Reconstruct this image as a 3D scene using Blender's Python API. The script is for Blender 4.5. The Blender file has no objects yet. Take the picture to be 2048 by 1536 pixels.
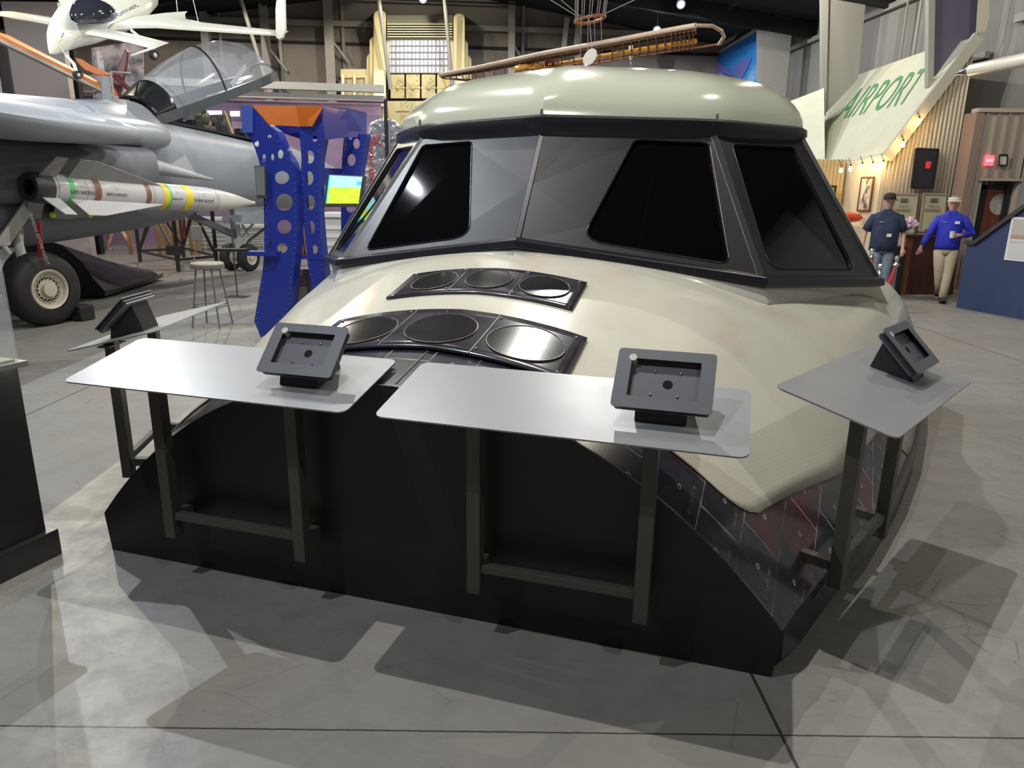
import bpy, bmesh, math, random
from math import sin, cos, pi, radians, sqrt
from mathutils import Vector as V, Matrix
random.seed(7)
SC = bpy.context.scene
COL = SC.collection
# ---------------------------------------------------------------- camera, world, lights, exposure
F = 1420.0; PITCH = radians(15.0); ROLL = radians(0.7); CAMH = 1.68
FW = V((0, cos(PITCH), -sin(PITCH))); UP0 = V((0, sin(PITCH), cos(PITCH))); X0 = V((1, 0, 0))
RX = X0*cos(ROLL) + UP0*sin(ROLL); RY = -X0*sin(ROLL) + UP0*cos(ROLL)
CP = V((0, 0, CAMH))
cam_d = bpy.data.cameras.new('camera'); cam = bpy.data.objects.new('camera', cam_d); COL.objects.link(cam)
cam_d.sensor_width = 36; cam_d.lens = F/2048*36; cam_d.clip_end = 200; cam_d.clip_start = 0.05
M = Matrix((( RX.x, RY.x, -FW.x, CP.x), (RX.y, RY.y, -FW.y, CP.y), (RX.z, RY.z, -FW.z, CP.z), (0, 0, 0, 1)))
cam.matrix_world = M
SC.camera = cam
SC.view_settings.view_transform = 'Standard'; SC.view_settings.look = 'None'
SC.view_settings.gamma = 1; SC.view_settings.use_curve_mapping = False
SC.view_settings.exposure = 0.12
w = bpy.data.worlds.new('world'); SC.world = w; w.use_nodes = True
w.node_tree.nodes['Background'].inputs[0].default_value = (0.62, 0.64, 0.72, 1)
w.node_tree.nodes['Background'].inputs[1].default_value = 0.10

def lamp(x, y, z, e, col=(1, .95, .87), r=.025, tgt=None, ang=174, blend=.12):
    d = bpy.data.lights.new('ceiling_and_fill_light', 'SPOT'); d.energy = e; d.color = col; d.shadow_soft_size = r
    d.spot_size = radians(ang); d.spot_blend = blend
    o = bpy.data.objects.new('ceiling_and_fill_light', d); COL.objects.link(o); o.location = (x, y, z)
    t = V(tgt) if tgt else V((x, y, 0))
    o.rotation_euler = (t - V((x, y, z))).to_track_quat('-Z', 'Y').to_euler()
    return o
COOL = (.86, .92, 1.0); WARM = (1, .9, .72); NEUT = (1, .96, .9)
LAMPS = [(-6.2, 8.6, 7.1, 950, COOL), (1.0, 10.2, 7.1, 850, NEUT), (-2.4, 8.6, 7.3, 450, NEUT), (4.2, 6.5, 6.9, 260, WARM),
         (-3.6, .6, 7.2, 560, COOL), (2.6, -1.6, 7.0, 260, NEUT), (-.4, 3.6, 7.6, 900, NEUT),
         (-9.6, 14.5, 6.9, 850, WARM), (6.2, 17.0, 6.6, 260, WARM), (0, 17, 7.4, 700, COOL), (-8, 20, 7.0, 700, WARM), (3.5, 21, 6.8, 480, NEUT), (-13, 8, 6.4, 700, COOL), (-3, 21, 7.4, 400, WARM)]  # back of the hall, some lamps added to brighten dark wall and banner
for a in LAMPS: lamp(*a)

# ---------------------------------------------------------------- helpers
def ray(u, v): return RX*((u-1024)/F) + RY*((768-v)/F) + FW
def atz(u, v, z): d = ray(u, v); return CP + d*((z-CAMH)/d.z)
def aty(u, v, y): d = ray(u, v); return CP + d*(y/d.y)
def onp(u, v, p, n): d = ray(u, v); n = V(n); return CP + d*((V(p)-CP).dot(n)/d.dot(n))
def mesh_obj(name, vs, fs, mat, parent=None, smooth=False):
    me = bpy.data.meshes.new(name); off = parent.matrix_world.translation if parent else V((0, 0, 0))
    if parent: off = PW[parent.name]
    me.from_pydata([tuple(V(p)-off) for p in vs], [], fs); me.update()
    o = bpy.data.objects.new(name, me); COL.objects.link(o)
    ms = mat if isinstance(mat, (list, tuple)) else [mat]
    for m in ms: me.materials.append(m)
    if smooth:
        for p in me.polygons: p.use_smooth = True
    if parent: o.parent = parent
    PW[o.name] = off if parent else V((0, 0, 0))
    return o
PW = {}
def thing(name, loc, label, cat, group=None):
    o = bpy.data.objects.new(name, None); COL.objects.link(o); o.location = loc; o.empty_display_size = .1
    PW[o.name] = V(loc); o['label'] = label; o['category'] = cat
    if group: o['group'] = group
    return o
def tag(o, label, cat, group=None, kind=None):
    o['label'] = label; o['category'] = cat
    if group: o['group'] = group
    if kind: o['kind'] = kind
    return o
def struct(o): o['kind'] = 'structure'; return o
def copy_tree(o, parent=None):
    c = o.copy(); COL.objects.link(c)
    if parent: c.parent = parent
    for ch in [k for k in COL.objects if k.parent == o]: copy_tree(ch, c)
    return c
def autosmooth(o, ang=40):
    me = o.data; bm = bmesh.new(); bm.from_mesh(me)
    for e in bm.edges:
        if len(e.link_faces) == 2 and e.calc_face_angle(0) > radians(ang): e.smooth = False
    for f in bm.faces: f.smooth = True
    bm.to_mesh(me); bm.free(); return o
class MB:
    def __init__(s): s.v = []; s.f = []; s.m = []; s.mi = 0
    def add(s, vs, fs):
        k = len(s.v); s.v += [V(p) for p in vs]; s.f += [tuple(i+k for i in f) for f in fs]; s.m += [s.mi]*len(fs); return s
    def box(s, x0, x1, y0, y1, z0, z1, fn=None):
        vs = [V((x, y, z)) for z in (z0, z1) for y in (y0, y1) for x in (x0, x1)]
        if fn: vs = [fn(p) for p in vs]
        return s.add(vs, [(0, 2, 3, 1), (4, 5, 7, 6), (0, 1, 5, 4), (2, 6, 7, 3), (0, 4, 6, 2), (1, 3, 7, 5)])
    def hexa(s, b, t):  # bottom loop, top loop (any n)
        n = len(b); return s.add(list(b)+list(t), [tuple(range(n))[::-1], tuple(range(n, 2*n))]+[(i, (i+1) % n, n+(i+1) % n, n+i) for i in range(n)])
    def bar(s, a, b, w, h=None, up=(0, 0, 1)):
        a = V(a); b = V(b); h = h or w; d = (b-a).normalized(); u = V(up)
        if abs(d.dot(u)) > .95: u = V((0, 1, 0)) if abs(d.y) < .9 else V((1, 0, 0))
        sd = d.cross(u).normalized(); u = sd.cross(d).normalized()
        q = [sd*(i*w/2)+u*(j*h/2) for i, j in ((-1, -1), (1, -1), (1, 1), (-1, 1))]
        return s.hexa([a+k for k in q], [b+k for k in q])
    def tube(s, pts, r, n=10, cap=True):
        pts = [V(p) for p in pts]; rr = r if isinstance(r, (list, tuple)) else [r]*len(pts); k = len(s.v); L = []
        pu = None
        for i, p in enumerate(pts):
            d = (pts[min(i+1, len(pts)-1)]-pts[max(i-1, 0)]).normalized()
            if pu is None: pu = d.orthogonal().normalized()
            pu = (pu - d*pu.dot(d)); pu = pu.normalized() if pu.length > 1e-6 else d.orthogonal().normalized()
            w_ = d.cross(pu)
            L += [p+(pu*cos(2*pi*j/n)+w_*sin(2*pi*j/n))*rr[i] for j in range(n)]
        fs = [(i*n+j, i*n+(j+1) % n, (i+1)*n+(j+1) % n, (i+1)*n+j) for i in range(len(pts)-1) for j in range(n)]
        if cap: fs += [tuple(range(n))[::-1], tuple((len(pts)-1)*n+j for j in range(n))]
        return s.add(L, fs)
    def lathe(s, prof, org, axis=(0, 0, 1), n=24):  # prof (r, h)
        ax = V(axis).normalized(); u = ax.orthogonal().normalized(); w_ = ax.cross(u); org = V(org); L = []
        for r, h in prof: L += [org+ax*h+(u*cos(2*pi*j/n)+w_*sin(2*pi*j/n))*max(r, 1e-4) for j in range(n)]
        fs = [(i*n+j, i*n+(j+1) % n, (i+1)*n+(j+1) % n, (i+1)*n+j) for i in range(len(prof)-1) for j in range(n)]
        return s.add(L, fs)
    def grid(s, rows, closed=False):
        m = len(rows[0]); L = [p for r in rows for p in r]; mm = m if closed else m-1
        return s.add(L, [(i*m+j, i*m+(j+1) % m, (i+1)*m+(j+1) % m, (i+1)*m+j) for i in range(len(rows)-1) for j in range(mm)])
    def sphere(s, c, r, sx=1, sy=1, sz=1, n=14, k=8):
        c = V(c); return s.grid([[c+V((r*sx*sin(pi*i/k)*cos(2*pi*j/n), r*sy*sin(pi*i/k)*sin(2*pi*j/n), r*sz*cos(pi*i/k))) for j in range(n)] for i in range(k+1)], True)
    def build(s, name, mat, parent=None, smooth=0, bevel=0, solid=0, fixn=True):
        o = mesh_obj(name, s.v, s.f, mat, parent)
        for p, mi in zip(o.data.polygons, s.m): p.material_index = mi
        bm = bmesh.new(); bm.from_mesh(o.data)
        bmesh.ops.remove_doubles(bm, verts=bm.verts, dist=1e-5)
        if fixn: bmesh.ops.recalc_face_normals(bm, faces=bm.faces)
        bm.to_mesh(o.data); bm.free()
        if smooth: autosmooth(o, smooth if smooth > 1 else 40)
        if solid: md = o.modifiers.new('solid', 'SOLIDIFY'); md.thickness = solid; md.offset = -1
        if bevel: md = o.modifiers.new('bevel', 'BEVEL'); md.width = bevel; md.segments = 2; md.limit_method = 'ANGLE'
        return o
def holed(outer, holes, fn, name, mat, parent, thick=.01, smooth=0):
    """flat outline with holes, filled, mapped to 3-D by fn(x, y), thickened"""
    bm = bmesh.new(); es = []
    for lp in [outer]+holes:
        vs = [bm.verts.new((p[0], p[1], 0)) for p in lp]
        es += [bm.edges.new((vs[i], vs[(i+1) % len(vs)])) for i in range(len(vs))]
    bmesh.ops.triangle_fill(bm, use_beauty=True, use_dissolve=False, edges=es)
    for v in bm.verts: v.co = fn(v.co.x, v.co.y)
    bm.faces.ensure_lookup_table(); me = bpy.data.meshes.new(name)
    off = PW[parent.name] if parent else V((0, 0, 0))
    for v in bm.verts: v.co -= off
    bm.to_mesh(me); bm.free(); o = bpy.data.objects.new(name, me); COL.objects.link(o); me.materials.append(mat)
    if parent: o.parent = parent
    PW[o.name] = off
    md = o.modifiers.new('solid', 'SOLIDIFY'); md.thickness = thick; md.offset = 0
    if smooth: autosmooth(o, smooth)
    return o
def rrect(x0, x1, y0, y1, r, n=5):
    P = []
    for cx, cy, a in ((x1-r, y0+r, -90), (x1-r, y1-r, 0), (x0+r, y1-r, 90), (x0+r, y0+r, 180)):
        P += [(cx+r*cos(radians(a+90*i/n)), cy+r*sin(radians(a+90*i/n))) for i in range(n+1)]
    return P
def rpoly(pts, r, n=5):
    """round the corners of a polygon"""
    out = []; N = len(pts)
    for i in range(N):
        p = V(pts[i]+(0,)) if len(pts[i]) == 2 else V(pts[i]); a = V(tuple(pts[i-1][:2])+(0,)); b = V(tuple(pts[(i+1) % N][:2])+(0,))
        da = (a-p).normalized(); db = (b-p).normalized(); rr = r[i] if isinstance(r, (list, tuple)) else r
        p1 = p+da*rr; p2 = p+db*rr
        for k in range(n+1):
            t = k/n; q = p1*(1-t)**2+p*2*t*(1-t)+p2*t*t; out.append((q.x, q.y))
    return out
def circ(cx, cy, r, n=16, ry=None): return [(cx+r*cos(2*pi*i/n), cy+(ry or r)*sin(2*pi*i/n)) for i in range(n)]
def interp(x, xs, ys):
    if x <= xs[0]: return ys[0]
    for i in range(1, len(xs)):
        if x <= xs[i]: t = (x-xs[i-1])/(xs[i]-xs[i-1]); return ys[i-1]*(1-t)+ys[i]*t
    return ys[-1]
def text(s, size, mat, name, parent, mtx, thick=.001, align='CENTER'):
    cu = bpy.data.curves.new('t', 'FONT'); cu.body = s; cu.size = size; cu.extrude = thick; cu.align_x = align; cu.align_y = 'CENTER'; cu.resolution_u = 3
    to = bpy.data.objects.new('t', cu); COL.objects.link(to); dg = bpy.context.evaluated_depsgraph_get()
    me = bpy.data.meshes.new_from_object(to.evaluated_get(dg)); bpy.data.objects.remove(to); bpy.data.curves.remove(cu)
    me.transform(mtx)
    off = PW[parent.name] if parent else V((0, 0, 0)); me.transform(Matrix.Translation(-off))
    me.materials.clear(); me.materials.append(mat); o = bpy.data.objects.new(name, me); COL.objects.link(o)
    if parent: o.parent = parent
    PW[o.name] = off
    return o
def frame_m(o, ex, ey):
    ex = V(ex).normalized(); ey = V(ey); ez = ex.cross(ey).normalized(); ey = ez.cross(ex); o = V(o)
    return Matrix(((ex.x, ey.x, ez.x, o.x), (ex.y, ey.y, ez.y, o.y), (ex.z, ey.z, ez.z, o.z), (0, 0, 0, 1)))

# ---------------------------------------------------------------- materials
MATS = {}
def mat(name, col, rough=.5, metal=0, spec=.5, emis=None, es=1, coat=0, noise=0, nscale=8, bump=0, alpha=1, trans=0, col2=None, aniso=None, ior=None):
    if name in MATS: return MATS[name]
    m = bpy.data.materials.new(name); m.use_nodes = True; nt = m.node_tree; b = nt.nodes['Principled BSDF']
    c = tuple(col)+(1,); b.inputs['Base Color'].default_value = c; b.inputs['Roughness'].default_value = rough
    b.inputs['Metallic'].default_value = metal; b.inputs['Specular IOR Level'].default_value = spec
    b.inputs['Coat Weight'].default_value = coat; b.inputs['Coat Roughness'].default_value = .08
    if ior: b.inputs['IOR'].default_value = ior
    if trans: b.inputs['Transmission Weight'].default_value = trans
    if alpha < 1: b.inputs['Alpha'].default_value = alpha
    if emis: b.inputs['Emission Color'].default_value = tuple(emis)+(1,); b.inputs['Emission Strength'].default_value = es
    if noise or bump:
        tc = nt.nodes.new('ShaderNodeTexCoord'); n = nt.nodes.new('ShaderNodeTexNoise'); n.inputs['Scale'].default_value = nscale
        n.inputs['Detail'].default_value = 6; mp = nt.nodes.new('ShaderNodeMapping'); nt.links.new(tc.outputs['Object'], mp.inputs[0])
        if aniso: mp.inputs['Scale'].default_value = aniso
        nt.links.new(mp.outputs[0], n.inputs['Vector'])
        if noise:
            mx = nt.nodes.new('ShaderNodeMix'); mx.data_type = 'RGBA'
            mx.inputs[6].default_value = c; mx.inputs[7].default_value = tuple(col2)+(1,) if col2 else tuple(k*(1-noise) for k in col)+(1,)
            rp = nt.nodes.new('ShaderNodeMapRange'); rp.inputs[1].default_value = .35; rp.inputs[2].default_value = .68
            nt.links.new(n.outputs[0], rp.inputs[0]); nt.links.new(rp.outputs[0], mx.inputs[0]); nt.links.new(mx.outputs[2], b.inputs['Base Color'])
            r2 = nt.nodes.new('ShaderNodeMapRange'); r2.inputs[3].default_value = rough*.85; r2.inputs[4].default_value = min(1, rough*1.2)
            nt.links.new(n.outputs[0], r2.inputs[0]); nt.links.new(r2.outputs[0], b.inputs['Roughness'])
        if bump:
            bp = nt.nodes.new('ShaderNodeBump'); bp.inputs['Strength'].default_value = bump; bp.inputs['Distance'].default_value = .01
            nt.links.new(n.outputs[0], bp.inputs['Height']); nt.links.new(bp.outputs[0], b.inputs['Normal'])
    MATS[name] = m; return m
class NT:
    """tiny node builder"""
    def __init__(s, m): s.t = m.node_tree; s.b = s.t.nodes['Principled BSDF']
    def lk(s, a, b): s.t.links.new(a, b)
    def val(s, n, i, v):
        if hasattr(v, 'is_output') or isinstance(v, bpy.types.NodeSocket): s.lk(v, n.inputs[i])
        else: n.inputs[i].default_value = v
    def math(s, op, a, b=0, c=0, clamp=False):
        n = s.t.nodes.new('ShaderNodeMath'); n.operation = op; n.use_clamp = clamp
        s.val(n, 0, a); s.val(n, 1, b); s.val(n, 2, c); return n.outputs[0]
    def mix(s, f, a, b):
        n = s.t.nodes.new('ShaderNodeMix'); n.data_type = 'RGBA'; s.val(n, 0, f)
        s.val(n, 6, tuple(a)+(1,) if isinstance(a, (tuple, list)) and len(a) == 3 else a); s.val(n, 7, tuple(b)+(1,) if isinstance(b, (tuple, list)) and len(b) == 3 else b)
        return n.outputs[2]
    def noise(s, vec, sc, det=4, ro=.5, out=0):
        n = s.t.nodes.new('ShaderNodeTexNoise'); n.inputs['Scale'].default_value = sc; n.inputs['Detail'].default_value = det; n.inputs['Roughness'].default_value = ro
        if vec: s.lk(vec, n.inputs['Vector'])
        return n.outputs[out]
    def mapr(s, v, a, b, c=0, d=1):
        n = s.t.nodes.new('ShaderNodeMapRange'); s.val(n, 0, v); n.inputs[1].default_value = a; n.inputs[2].default_value = b; n.inputs[3].default_value = c; n.inputs[4].default_value = d
        return n.outputs[0]
    def coord(s, k='Object'): return s.t.nodes.new('ShaderNodeTexCoord').outputs[k]
    def xyz(s, v): n = s.t.nodes.new('ShaderNodeSeparateXYZ'); s.lk(v, n.inputs[0]); return n.outputs
    def mapping(s, v, loc=(0, 0, 0), rot=(0, 0, 0), sc=(1, 1, 1)):
        n = s.t.nodes.new('ShaderNodeMapping'); s.lk(v, n.inputs[0]); n.inputs[1].default_value = loc; n.inputs[2].default_value = rot; n.inputs[3].default_value = sc; return n.outputs[0]
    def bump(s, h, st=.3, d=.01):
        n = s.t.nodes.new('ShaderNodeBump'); n.inputs['Strength'].default_value = st; n.inputs['Distance'].default_value = d; s.lk(h, n.inputs['Height']); s.lk(n.outputs[0], s.b.inputs['Normal'])

# concrete floor with saw joints, stains and scuffs
mf = mat('polished_concrete', (.3, .3, .29), .3); N = NT(mf); P = N.coord(); xo = N.xyz(P)
n1 = N.noise(P, .8, 5, .6); n2 = N.noise(P, 6, 8, .7); n3 = N.noise(N.mapping(P, sc=(1, 1.6, 1)), 2.2, 3)
c = N.mix(N.mapr(n1, .3, .7), (.30, .292, .272), (.225, .22, .207)); c = N.mix(N.mapr(n2, .45, .75), c, (.2, .195, .185))
sc_ = N.noise(N.mapping(P, rot=(0, 0, .5), sc=(14, 60, 1)), 1, 9, .75); scm = N.math('MULTIPLY', N.mapr(sc_, .56, .66), N.mapr(N.noise(P, 1.1, 2), .46, .58))
c = N.mix(N.math('MULTIPLY', scm, .5), c, (.08, .072, .062)); fn_ = N.t.nodes.new('ShaderNodeTexVoronoi'); fn_.feature = 'DISTANCE_TO_EDGE'; fn_.inputs['Scale'].default_value = 2.3; N.lk(N.mapping(P, rot=(0, 0, .7), sc=(1, 2.2, 1)), fn_.inputs['Vector'])
hair = N.math('MULTIPLY', N.math('LESS_THAN', fn_.outputs[0], .006), N.mapr(N.noise(P, 1.7, 2), .52, .6)); c = N.mix(N.math('MULTIPLY', hair, .4), c, (.06, .055, .05)); wm = N.mapr(N.noise(P, .55, 2), .42, .6); c = N.mix(N.math('MULTIPLY', wm, .3), c, (.27, .235, .19))
def joint(co, off, per, wd):
    a = N.math('PINGPONG', N.math('SUBTRACT', co, off), per/2); return N.math('LESS_THAN', a, wd)
xw = N.math('ADD', xo[0], N.math('MULTIPLY', N.math('SUBTRACT', N.noise(P, 30, 2), .5), .004))
yw = N.math('ADD', xo[1], N.math('MULTIPLY', N.math('SUBTRACT', N.noise(P, 34, 2), .5), .004))
jm = N.math('MAXIMUM', joint(xw, .885, 4.6, .006), joint(yw, 1.925, 4.6, .0035))
c = N.mix(jm, c, (.05, .045, .04)); N.lk(c, N.b.inputs['Base Color'])
N.lk(N.mapr(n2, .3, .7, .36, .5), N.b.inputs['Roughness']); N.bump(N.math('SUBTRACT', N.math('MULTIPLY', n2, .12), jm), .25, .004)
# heat tiles
mt = mat('heat_tiles', (.02, .02, .03), .28, coat=.5); N = NT(mt); uv = N.coord('UV'); s = N.xyz(uv)
def cell(a, b):
    row = N.math('FLOOR', b); a2 = N.math('ADD', a, N.math('MULTIPLY', N.math('MODULO', row, 2.0), .5)); col = N.math('FLOOR', a2)
    fa = N.math('SUBTRACT', a2, col); fb = N.math('SUBTRACT', b, row); return row, col, fa, fb
row, colm, fa, fb = cell(N.math('MULTIPLY', s[1], 1/.24), N.math('ADD', .35, N.math('MULTIPLY', s[0], 1/.205)))
edge = N.math('MINIMUM', N.math('MINIMUM', fa, N.math('SUBTRACT', 1, fa)), N.math('MINIMUM', fb, N.math('SUBTRACT', 1, fb)))
cx = N.t.nodes.new('ShaderNodeCombineXYZ'); N.lk(row, cx.inputs[0]); N.lk(colm, cx.inputs[1]); wn = N.t.nodes.new('ShaderNodeTexWhiteNoise'); N.lk(cx.outputs[0], wn.inputs[0])
P = N.coord(); nz = N.noise(P, 5, 6, .6)
c = N.mix(N.mapr(nz, .35, .65), (.012, .012, .02), (.035, .034, .05))
c = N.mix(N.math('MULTIPLY', N.math('GREATER_THAN', wn.outputs[0], .8), N.mapr(nz, .35, .6)), c, (.085, .012, .022))
gr = N.math('MULTIPLY', N.math('LESS_THAN', edge, N.mapr(N.noise(P, 9, 3), .3, .7, .002, .022)), N.mapr(N.noise(P, 3.3, 2), .38, .55))
c = N.mix(gr, c, (.33, .3, .27))
dx = N.math('SUBTRACT', fa, .5); dy = N.math('SUBTRACT', fb, .5); rr = N.math('SQRT', N.math('ADD', N.math('MULTIPLY', dx, dx), N.math('MULTIPLY', dy, dy)))
ring = N.math('LESS_THAN', N.math('ABSOLUTE', N.math('SUBTRACT', rr, .036)), .010); c = N.mix(ring, c, (.42, .4, .42))
# faint stencilled part number rows
tx = N.noise(N.mapping(uv, sc=(40, 120, 1)), 1, 2); st = N.math('MULTIPLY', N.math('LESS_THAN', N.math('ABSOLUTE', N.math('SUBTRACT', fb, .8)), .035), N.math('GREATER_THAN', tx, .52))
st = N.math('MULTIPLY', st, N.math('LESS_THAN', N.math('ABSOLUTE', N.math('SUBTRACT', fa, .45)), .3)); st = N.math('MULTIPLY', st, N.math('LESS_THAN', wn.outputs[0], .9))
c = N.mix(N.math('MULTIPLY', st, .28), c, (.4, .3, .3))
N.lk(c, N.b.inputs['Base Color']); N.bump(N.math('LESS_THAN', edge, .02), .15, .004)
# cream insulation blanket
def cream(name, c1, c2, rough, wv=.1):
    m = mat(name, c1, rough, coat=.35); N = NT(m); P = N.coord(); nz = N.noise(P, 1.7, 3)
    wv_ = N.t.nodes.new('ShaderNodeTexWave'); wv_.inputs['Scale'].default_value = 34; wv_.inputs['Distortion'].default_value = .6; N.lk(N.mapping(P, rot=(.2, 0, .9), sc=(1, .8, 1)), wv_.inputs[0])
    c = N.mix(N.mapr(nz, .35, .68), c1, c2); c = N.mix(N.math('MULTIPLY', wv_.outputs[1], wv), c, tuple(k*.62 for k in c1))
    pk = N.mapr(N.noise(N.mapping(P, loc=(3, 1, 0)), 2.6, 3), .58, .72); c = N.mix(N.math('MULTIPLY', pk, .35), c, (.55, .42, .33))
    N.lk(c, N.b.inputs['Base Color']); return m
MBL = cream('cream_blanket', (.68, .67, .55), (.62, .60, .50), .3, .13)
MCW = cream('cream_cabin_wall', (.56, .55, .48), (.52, .50, .44), .35, .13)
MRF = mat('green_cream_roof', (.56, .59, .47), .17, coat=.6, noise=.06, nscale=1.2)
MBLK = mat('satin_black', (.012, .012, .016), .42, noise=.3, nscale=3)
MGASK = mat('black_gasket', (.012, .013, .02), .3)
MFRM = mat('window_frame_gray', (.016, .017, .021), .40, spec=.7, noise=.3, nscale=2.5)
MPANE = mat('black_glass', (.003, .003, .004), .04, spec=.35)
MTHR = mat('thruster_print', (.02, .02, .028), .22, coat=.5, noise=.5, nscale=5, col2=(.05, .045, .06))
MPORT = mat('thruster_port', (.013, .015, .016), .2, coat=.4, noise=.4, nscale=4)
MRING = mat('port_ring', (.07, .062, .055), .4, noise=.6, nscale=30, col2=(.22, .18, .12))
MLINE = mat('seam_gray', (.22, .21, .24), .4)
MSTEEL = mat('bolt_steel', (.6, .6, .62), .25, metal=1)
MTBL = mat('gray_powder_plate', (.27, .28, .295), .38, metal=.2, noise=.08, nscale=3)
MPOST = mat('post_gray', (.075, .07, .06), .45, noise=.1)
MTAB = mat('enclosure_gray', (.12, .127, .145), .42)
MTABD = mat('enclosure_dark', (.02, .021, .026), .4)
MHOLE = mat('matte_black', (.002, .002, .002), .9)
MWHT = mat('white_lock', (.62, .62, .58), .4)

# ---------------------------------------------------------------- floor
MB().box(-22, 18, -8, 40, -.1, 0).build('floor', mf)['kind'] = 'structure'

# ---------------------------------------------------------------- shuttle mock-up (local frame: x right, y away, z up)
TT = V((1, -.308, 0)).normalized(); NN = V((.308, 1, 0)).normalized(); OO = V((0, 2.516, 0)) + TT*(-.5)
def L(x, y, z): return OO + TT*x + NN*y + V((0, 0, z))
def Lp(p): return L(p[0], p[1], p[2])
YS = [0, .5, 1.0, 1.6, 2.3, 3.2, 4.3]
TW = [1.519, 1.724, 1.949, 2.171, 2.39, 2.621, 2.853]; TA = [.432, .59, .702, .686, .587, .428, .332]
TB = [2.72, 3.823, 4.699, 5.954, 8.908, 13.252, 17.664]; TZ = [.955, 1.059, 1.171, 1.321, 1.38, 1.378, 1.351]
def bz(x, y):
    W, a, b, z = [interp(y, YS, q) for q in (TW, TA, TB, TZ)]; t = min(abs(x)/W, 1); return z-(z-.19)*(a*t*t+(1-a)*t**b)
def bp(t, y, off=0):
    W = interp(y, YS, TW); x = t*W
    p = V((x, y, bz(x, y)))
    if off:
        e = 1e-3; tt = max(-.9985, min(.9985, t)); x1 = (tt-e)*W; x2 = (tt+e)*W; du = V((x2-x1, 0, bz(x2, y)-bz(x1, y)))
        W2 = interp(y+.02, YS, TW); dv = V((tt*W2-tt*W, .02, bz(tt*W2, y+.02)-bz(tt*W, y))); p = p+du.cross(dv).normalized()*off
    return p
def bx(x, y, off=0): return bp(x/interp(y, YS, TW), y, off)
sh = thing('shuttle_nose_mockup', L(0, 1.5, 0), 'large cream and black space shuttle nose and cockpit mockup with black front bulkhead', 'shuttle mockup')
TS = [sin(pi/2*i/30)**1.0 for i in range(31)]; TS = [-q for q in TS[::-1]]+TS[1:]
ys = [-.0]+[i*.1 for i in range(1, 44)]
def surf(name, m, tr, off, parent, thick=0, uvs=False):
    rows = [[Lp(bp(t, y, off)) for t in tr(y)] for y in ys if tr(y)]
    return MB().grid(rows)
me_rows = [[Lp(bp(t, y)) for t in TS] for y in ys]
mb = MB().grid(me_rows)
tiles = mesh_obj('tile_skin', mb.v, mb.f, mt, sh); uvl = tiles.data.uv_layers.new(name='UVMap')
arc = []
for y in ys:
    a = [0]; pr_ = [bp(t, y) for t in TS]
    for i in range(1, len(pr_)): a.append(a[-1]+(pr_[i]-pr_[i-1]).length)
    mid = a[len(TS)//2]; arc.append([k-mid for k in a])
for p in tiles.data.polygons:
    for li in p.loop_indices:
        vi = tiles.data.loops[li].vertex_index; uvl.data[li].uv = (arc[vi//len(TS)][vi % len(TS)]+30, ys[vi//len(TS)]+.08*vi % len(TS)*0+30)
autosmooth(tiles, 60)
# blanket: lower boundary and front edge
def blanket_t(y):
    W = interp(y, YS, TW)
    return interp(y, [.25, .33, .66, 1.09, 1.48, 1.85, 2.05, 4.3], [.80, .852, .88, .915, .925, .935, .998, .998])
yb = [.25, .258, .275, .30, .34, .4]+[.5+i*.1 for i in range(0, 39)]
def tmx(y): return interp(y, [.25, .258, .275, .30, .34], [.775, .80, .823, .84, .853]) if y < .34 else blanket_t(y)
full = []
for y in yb:
    tm = tmx(y); t6 = .60/interp(y, YS, TW); half = [t6*k/8 for k in range(8)]+[t6+(tm-t6)*k/20 for k in range(21)]; full.append([Lp(bp(t, y, .007)) for t in [-q for q in half[::-1]]+half[1:]])
mb_ = MB(); nc = len(full[0])
mb_.add([p for r in full for p in r], [(i*nc+j, i*nc+j+1, (i+1)*nc+j+1, (i+1)*nc+j) for i in range(len(full)-1) for j in range(nc-1) if not (yb[i] < .4 and 20 <= j < nc-1-20)])
bl = mb_.build('blanket_skin', MBL, sh, smooth=60); md = bl.modifiers.new('s', 'SOLIDIFY'); md.thickness = .005; md.offset = -1
bl['label'] = 'cream woven blanket skin with fine diagonal weave'
# bulkhead
arch = [V((q.x, 0, q.z)) for q in [bp(t, 0) for t in TS]]
fr = [Lp((q.x, -.012, q.z)) for q in arch]+[L(1.50, -.012, 0), L(-1.50, -.012, 0)]
bk = [Lp((q.x, .05, q.z)) for q in arch]+[L(1.50, .05, 0), L(-1.50, .05, 0)]
MB().hexa(fr, bk).build('front_bulkhead', MBLK, sh, smooth=20)
# rounded black lip strip on the nose crown, side skirts
for sd in (1, -1):
    lip = MB(); rows = []
    for y in ys:
        W = interp(y, YS, TW)
        if y < .01: W = 1.5
        rows.append([L(sd*(W-.02), y+.02, .20), L(sd*(W+.025), y+.02, .19), L(sd*(W+.03), y+.02, .06), L(sd*(W-.02), y+.02, .05)])
    lip.grid(rows, True).add([p for p in rows[0]], [(0, 1, 2, 3)]).build('skirt_rail', MGASK, sh, smooth=30)
    rows = [[L(sd*(interp(y, YS, TW)-.05), y, .2), L(sd*(interp(y, YS, TW)-.05), y, 0)] for y in ys]
    MB().grid(rows).build('plinth_side', MBLK, sh, solid=.02)
rows = [[L(-2.8+.28*k, 4.3, 0), L(-2.8+.28*k, 4.3, bz(-2.8+.28*k, 4.3))] for k in range(21)]
MB().grid(rows).build('rear_bulkhead', MBLK, sh, solid=.02)
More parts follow.
